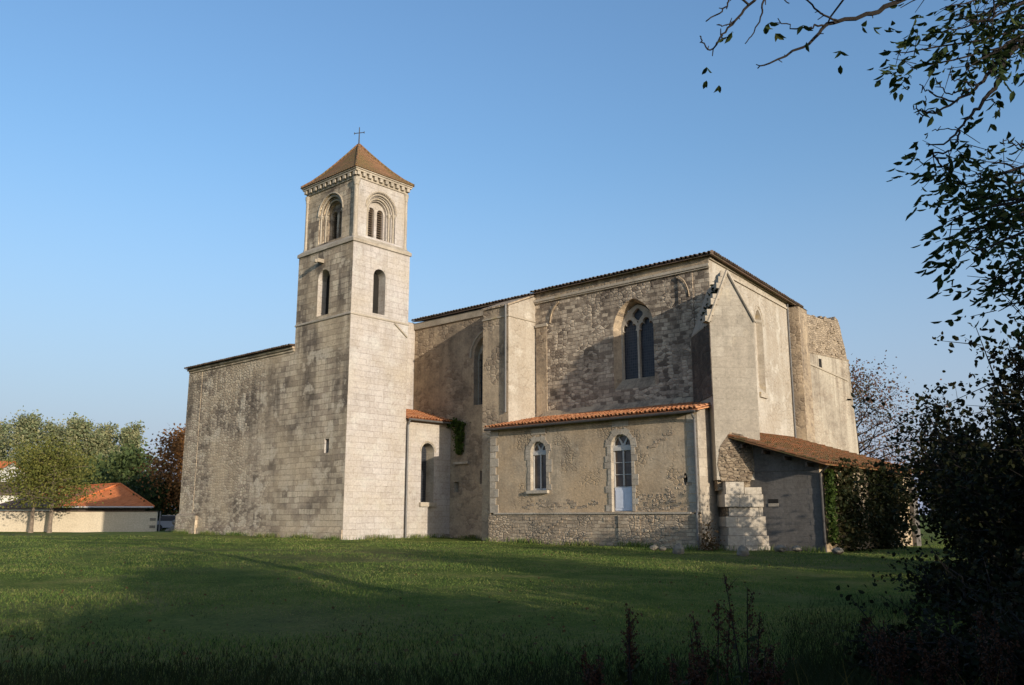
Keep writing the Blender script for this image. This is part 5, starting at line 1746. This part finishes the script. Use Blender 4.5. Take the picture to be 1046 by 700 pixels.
for x, D, H, lb, ns in [(757, 7.2, 1.12, 'tallest rusty dock weed standing alone right of the middle foreground', 3), (722, 6.6, 0.95, 'bushy dock weed just left of the tallest one', 4), (642, 7.4, 0.92, 'dock weed with two rusty seed spikes at the middle of the foreground', 4),
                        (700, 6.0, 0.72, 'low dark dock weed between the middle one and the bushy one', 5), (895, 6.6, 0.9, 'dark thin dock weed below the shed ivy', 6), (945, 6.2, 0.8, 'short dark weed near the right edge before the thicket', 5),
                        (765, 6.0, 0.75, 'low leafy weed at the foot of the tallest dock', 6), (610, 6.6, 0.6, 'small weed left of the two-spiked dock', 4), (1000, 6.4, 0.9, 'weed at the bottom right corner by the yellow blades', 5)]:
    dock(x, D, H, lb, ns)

# ================================================================== RIGHT FOREGROUND: OVERHANGING TREE
random.seed(101)
trunk_b = gpt(1290, 6.0)
over = thing('overhanging_tree', 'large leafy tree whose branches hang into the top right of the view', 'tree', trunk_b)
m = MB()
tz = lambda h: trunk_b + Vector((0.1 * math.sin(h), 0.1 * math.cos(h * 1.3), h))
m.tube([tz(-0.2), tz(0.4), tz(1.5), tz(3), tz(4.5), tz(6.5), tz(8.5)], [0.42, 0.30, 0.26, 0.23, 0.19, 0.12, 0.05], 10)
def px_path(ps):
    return [at(*p) for p in ps]
def branch(ps, r0, r1, sides=5):
    """smooth path through pixel/depth waypoints"""
    P_ = [p if isinstance(p, Vector) else at(*p) for p in ps]
    out = []
    n_ = len(P_)
    for i in range(n_ - 1):
        a, b_, c_, d_ = P_[max(0, i - 1)], P_[i], P_[i + 1], P_[min(n_ - 1, i + 2)]
        for k in range(4):
            t_ = k / 4
            out.append(0.5 * ((2 * b_) + (c_ - a) * t_ + (2 * a - 5 * b_ + 4 * c_ - d_) * t_ ** 2 + (3 * b_ - a - 3 * c_ + d_) * t_ ** 3))
    out.append(P_[-1])
    L_ = len(out)
    out = [p + Vector((random.gauss(0, 1), random.gauss(0, 1), random.gauss(0, 1))) * 0.006 * (0 < i < L_ - 1) for i, p in enumerate(out)]
    m.tube(out, [r0 + (r1 - r0) * (i / (L_ - 1)) ** 0.8 for i in range(L_)], sides, 0, False)
    return out
tw = []      # twig points that may carry leaves: (point, direction)
def br(ps, r0, r1, leafy=0.0, sides=5):
    o_ = branch(ps, r0, r1, sides)
    if leafy:
        for i in range(len(o_) - 1):
            if random.random() < leafy: tw.append((o_[i], (o_[i + 1] - o_[i]).normalized()))
    # little buds and spurs
    for i in range(2, len(o_) - 1):
        if random.random() < 0.35:
            q = o_[i]; d_ = Vector((random.gauss(0, 1), random.gauss(0, 1), random.gauss(0, 1))).normalized()
            m.tube([q, q + d_ * random.uniform(0.015, 0.05)], [0.004, 0.003], 4, 0, False)
    return o_
# limb along the top
br([tz(4.4), (1180, -130, 6.0), (1060, -55, 5.9), (985, -28, 5.7), (915, 3, 5.5), (885, 16, 5.4), (845, 26, 5.3), (826, 45, 5.2), (793, 61, 5.1), (774, 70, 5.1)], 0.035, 0.004)
br([(985, -28, 5.7), (930, -30, 5.3), (880, -20, 5.1), (845, 25, 5.3)], 0.014, 0.006)
br([(845, 26, 5.3), (832, 27, 5.2), (815, 30, 5.2), (803, 24, 5.2), (789, 24, 5.1)], 0.008, 0.003)
br([(858, 22, 5.3), (842, 16, 5.2), (828, 5, 5.1), (812, -14, 5.0)], 0.008, 0.005)
br([(880, -20, 5.1), (820, -32, 5.0), (790, -18, 4.9), (765, 5, 4.9), (750, 22, 4.9), (738, 36, 4.9), (731, 47, 4.9)], 0.014, 0.005)
br([(738, 36, 4.9), (726, 50, 4.9), (718, 42, 4.9), (715, 37, 4.9)], 0.006, 0.004)
br([(790, -18, 4.9), (779, 5, 4.85), (778, 18, 4.85), (770, 32, 4.85), (761, 45, 4.85)], 0.008, 0.003)
br([(765, 5, 4.9), (752, -4, 4.85), (742, 4, 4.85), (734, 14, 4.85), (721, 22, 4.85)], 0.008, 0.004)
br([(750, 22, 4.9), (744, 25, 4.88), (734, 25, 4.85)], 0.005, 0.003)
br([(790, -18, 4.9), (800, -4, 4.8), (806, 4, 4.8)], 0.006, 0.003)
# limb entering on the right
br([tz(3.6), (1150, -10, 6.2), (1085, 12, 6.0), (1046, 41, 5.8), (1027, 58, 5.7), (1010, 75, 5.6), (996, 91, 5.5), (975, 104, 5.4), (955, 115, 5.3), (936, 117, 5.3)], 0.03, 0.004, 0.0)
br([(996, 87, 5.5), (985, 83, 5.4), (975, 82, 5.4), (971, 72, 5.4)], 0.008, 0.003)
br([(990, 91, 5.5), (977, 94, 5.4), (967, 95, 5.4), (960, 86, 5.3), (955, 81, 5.3)], 0.007, 0.003)
br([(975, 104, 5.4), (958, 99, 5.3), (948, 93, 5.3), (940, 86, 5.3)], 0.007, 0.003)
br([(955, 115, 5.3), (945, 114, 5.25), (938, 112, 5.25), (933, 108, 5.25)], 0.006, 0.004)
br([(945, 98, 5.25), (946, 107, 5.25), (944, 116, 5.25)], 0.003, 0.002)
br([(1027, 58, 5.7), (1018, 85, 5.6), (1006, 103, 5.6), (994, 116, 5.5), (979, 132, 5.5), (965, 147, 5.4), (946, 147, 5.4)], 0.02, 0.004)
br([(979, 132, 5.5), (976, 147, 5.5), (966, 156, 5.5), (953, 157, 5.5), (960, 166, 5.5), (972, 178, 5.5), (982, 188, 5.6)], 0.008, 0.005, 0.5)
br([(1006, 103, 5.6), (1018, 104, 5.6), (1021, 112, 5.6), (1014, 120, 5.6)], 0.005, 0.003)
br([(979, 133, 5.5), (965, 132, 5.45), (952, 134, 5.4)], 0.004, 0.003)
br([(1060, 152, 5.8), (1046, 151, 5.7), (1034, 146, 5.7), (1025, 142, 5.7)], 0.008, 0.004)
for (x, y) in ((1000, 20), (960, 42), (975, 55), (1030, 10)):   # leafy twigs at the top right
    br([(1100, y - 40, 6.0), (1050, y - 18, 5.9), (1020, y - 5, 5.7), (x - 15, y + 8, 5.5), (x - 45, y + 14, 5.4)], 0.014, 0.003, 0.75)
for (x, y, x2, y2) in ((1090, 20, 985, 75), (1070, 0, 960, 10), (1080, 40, 1005, 60), (1046, -30, 975, -2), (1046, -40, 920, 8), (1020, -30, 1010, 40)):
    br([(x, y, 6.0), ((x + x2) / 2, (y + y2) / 2 - 8, 5.7), (x2, y2, 5.4)], 0.012, 0.003, 0.8)
# drooping leafy mass on the right edge
for (x0, y0, x1, y1, x2, y2) in ((1150, 150, 1030, 175, 962, 190), (1150, 140, 1040, 185, 985, 180), (1150, 170, 1040, 205, 965, 228), (1150, 190, 1045, 225, 965, 245), (1150, 200, 1050, 235, 985, 258),
                                 (1150, 205, 1060, 250, 1010, 285), (1150, 180, 1060, 215, 1005, 220), (1150, 230, 1060, 270, 1015, 300), (1150, 250, 1080, 290, 1020, 318), (1150, 160, 1060, 180, 1005, 165),
                                 (1150, 215, 1040, 220, 990, 235), (1150, 240, 1070, 250, 1030, 262), (1150, 235, 1050, 205, 1000, 200)):
    dd = random.uniform(5.2, 6.6)
    br([tz(2.9 + random.uniform(-0.5, 0.6)), (x0, y0, dd + 0.3), (x1, y1, dd), ((x1 + x2) / 2, (y1 + y2) / 2 + random.uniform(-6, 6), dd - 0.1), (x2, y2, dd - 0.2)], 0.022, 0.003, 0.95)
for p, d_ in list(tw):       # finer twigs
    for _ in range(1):
        d2_ = (d_ * 0.4 + Vector((random.gauss(0, 0.7), random.gauss(0, 0.7), random.gauss(-0.25, 0.6)))).normalized()
        tw.append((p + d2_ * random.uniform(0.06, 0.2), d2_))
# compound leaves
for p, d_ in tw[len(tw) // 3:]:
    m.tube([p - d_ * 0.14, p + d_ * 0.06], [0.0035, 0.002], 4, 0, False)
m.build('trunk', M['twig'], over)
Cl, Al, Bl, Sl = [], [], [], []
def spray(p, d_, nlf=5, size=0.078):
    d_ = (d_ + Vector((random.gauss(0, 0.5), random.gauss(0, 0.5), random.gauss(-0.35, 0.4)))).normalized()
    side_ = d_.cross(Vector((random.gauss(0, 0.4), random.gauss(0, 0.4), 1))).normalized()
    for k in range(nlf):
        f = 0.05 + 0.16 * (k // 2 + 1) / (nlf / 2)
        sg = 1 if k % 2 else -1
        ax_ = d_ if k == nlf - 1 else (d_ * 0.55 + side_ * sg * 0.8 + Vector((0, 0, random.gauss(-0.2, 0.25)))).normalized()
        bs = ax_.cross(Vector((random.gauss(0, 0.5), random.gauss(0, 0.5), 1))).normalized()
        Cl.append(tuple(p + d_ * f)); Al.append(tuple(ax_)); Bl.append(tuple(bs)); Sl.append(size * random.uniform(0.7, 1.25))
for p, d_ in tw:
    spray(p, d_, random.choice((3, 3, 5, 5)))
    if random.random() < 0.25: spray(p, d_, 5)
for (x, y, D_) in ((765, 14, 4.9), (762, 22, 4.9), (768, 8, 4.9), (858, 30, 5.2), (868, 22, 5.3), (863, 26, 5.25), (920, 20, 5.4), (925, 62, 5.4), (921, 56, 5.4), (930, 66, 5.4), (916, 40, 5.4), (1046, 10, 5.6), (924, 12, 5.4), (936, 18, 5.4),
                   (985, 108, 5.5), (992, 104, 5.5), (815, 0, 4.9), (730, 52, 4.9), (722, 46, 4.9), (880, 12, 5.3), (964, 122, 5.4), (955, 153, 5.4), (962, 160, 5.4), (975, 180, 5.5)):
    spray(at(x, y, D_), Vector((random.gauss(0, 1), random.gauss(0, 1), -0.3)), random.choice((2, 3, 4)), 0.066)
# the crown above and beside the frame (real foliage, out of view, that shades the foreground)
for _ in range(1500):
    a, r_ = random.uniform(0, 6.28), 3.6 * math.sqrt(random.random())
    p = trunk_b + Vector((math.cos(a) * r_, math.sin(a) * r_, random.uniform(4.2, 9.5)))
    q = p - CAM
    fx = q.dot(FW)
    if fx > 0.3 and abs(q.dot(RT) / fx) < 0.66 and -0.4 < q.dot(UP) / fx < 0.43: continue
    spray(p, Vector((random.gauss(0, 1), random.gauss(0, 1), -0.3)), 7, 0.13)
V, F = pointed_leaves(np.array(Cl), np.array(Al), np.array(Bl), np.array(Sl))
mesh_np('crown', V, F, M['lf_fore'], over)

# dark thicket under it at the right edge
def thicket(name, label, base, H, rad, n, size, mat, seed, cat='shrub', zmin=0.05, sticks=26):
    random.seed(seed)
    base = Vector(base)
    o = thing(name, label, cat, base)
    m = MB(); tips = []
    for k in range(sticks):
        az = random.uniform(0, 6.28); rr = rad * random.uniform(0.3, 1.0)
        top_ = base + Vector((math.cos(az) * rr, math.sin(az) * rr, H * random.uniform(0.45, 1.0)))
        p0 = base + Vector((math.cos(az) * rr * 0.2, math.sin(az) * rr * 0.2, -0.1))
        pts_ = [p0.lerp(top_, f) + Vector((random.gauss(0, 0.12), random.gauss(0, 0.12), 0.25 * math.sin(f * 3.14))) * (0 < f < 1) * min(1, rad / 1.6) for f in (0, 0.25, 0.5, 0.75, 1)]
        m.tube(pts_, [0.035, 0.028, 0.02, 0.012, 0.005], 5, 0, False)
        for q in range(12):
            f = random.uniform(0.25, 1)
            s0 = p0.lerp(top_, f); s1 = s0 + Vector((random.gauss(0, 0.5), random.gauss(0, 0.5), random.gauss(0.1, 0.35))) * min(1, rad / 1.6)
            m.tube([s0, s1], [0.009, 0.003], 4, 0, False)
            tips += [s0, s1, s1, (s0 + s1) / 2]
        tips += pts_[2:]
    m.build('stem', M['twig'], o)
    T = np.array([tuple(p) for p in tips])
    C = T[rng.integers(0, len(T), n)] + rng.normal(size=(n, 3)) * size * 1.1
    C = C[C[:, 2] > base.z + zmin]; n = len(C)
    a = unit(rng.normal(size=(n, 3)) + np.array([0, 0, -0.3])); b_ = unit(np.cross(a, rng.normal(size=(n, 3))))
    V, F = pointed_leaves(C, a, b_, size * rng.uniform(0.6, 1.3, n), 0.75)
    mesh_np('foliage', V, F, mat, o)
    return o
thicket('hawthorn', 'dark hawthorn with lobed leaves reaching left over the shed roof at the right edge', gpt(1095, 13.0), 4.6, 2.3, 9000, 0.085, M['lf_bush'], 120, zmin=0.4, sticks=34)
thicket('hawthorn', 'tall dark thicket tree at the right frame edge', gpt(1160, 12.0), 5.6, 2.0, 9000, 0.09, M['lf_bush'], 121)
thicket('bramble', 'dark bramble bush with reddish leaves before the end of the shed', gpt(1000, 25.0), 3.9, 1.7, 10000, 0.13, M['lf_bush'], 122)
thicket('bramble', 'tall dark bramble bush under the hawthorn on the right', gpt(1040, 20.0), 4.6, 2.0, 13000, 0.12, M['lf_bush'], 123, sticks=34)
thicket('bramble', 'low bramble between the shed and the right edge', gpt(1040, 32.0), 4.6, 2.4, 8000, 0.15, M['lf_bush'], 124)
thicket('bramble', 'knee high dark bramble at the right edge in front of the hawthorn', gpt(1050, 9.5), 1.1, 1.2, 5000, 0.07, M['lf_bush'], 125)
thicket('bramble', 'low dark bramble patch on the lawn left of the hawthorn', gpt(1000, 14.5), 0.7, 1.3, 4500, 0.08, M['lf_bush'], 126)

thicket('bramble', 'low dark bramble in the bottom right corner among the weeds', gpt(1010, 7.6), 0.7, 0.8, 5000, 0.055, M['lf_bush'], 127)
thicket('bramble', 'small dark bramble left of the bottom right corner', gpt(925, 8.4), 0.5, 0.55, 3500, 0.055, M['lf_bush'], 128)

# ================================================================== TREES BEHIND AND BESIDE THE VIEWPOINT (their shadows fall on the lawn)
for k, (u, v, H, cr, nl) in enumerate([(4.2, -2.2, 5.6, 2.4, 6000), (5.2, 1.6, 5.4, 2.3, 6000), (7.5, -5.0, 6.2, 2.8, 6000), (6.8, 5.6, 5.6, 2.4, 6000), (9.5, 1.0, 6.6, 2.8, 6000),
                                       (2.2, -5.6, 5.2, 2.4, 6000), (8.6, 9.8, 5.4, 2.6, 6000), (9.0, 14.5, 5.6, 2.6, 6000), (-3.0, -7.2, 5.0, 2.3, 5000), (0.6, -3.2, 4.6, 1.9, 5000), (3.0, 4.4, 8.4, 1.6, 7000), (5.5, 3.4, 9.0, 1.7, 7000), (3.0, 23.0, 5.2, 1.9, 6000), (2.0, 30.5, 8.0, 2.2, 6000)]):
    random.seed(150 + k)
    make_tree('shade_tree', 'leafy tree outside the view that shades the near meadow', 'tree', (u, v, ground_z(u, v)), H * 0.68, cr, 0.16, M['lf_green'], int(nl * 1.8), 0.21, 0.06, 'round', 'trees around the viewpoint', limbs=24, spread=0.5)
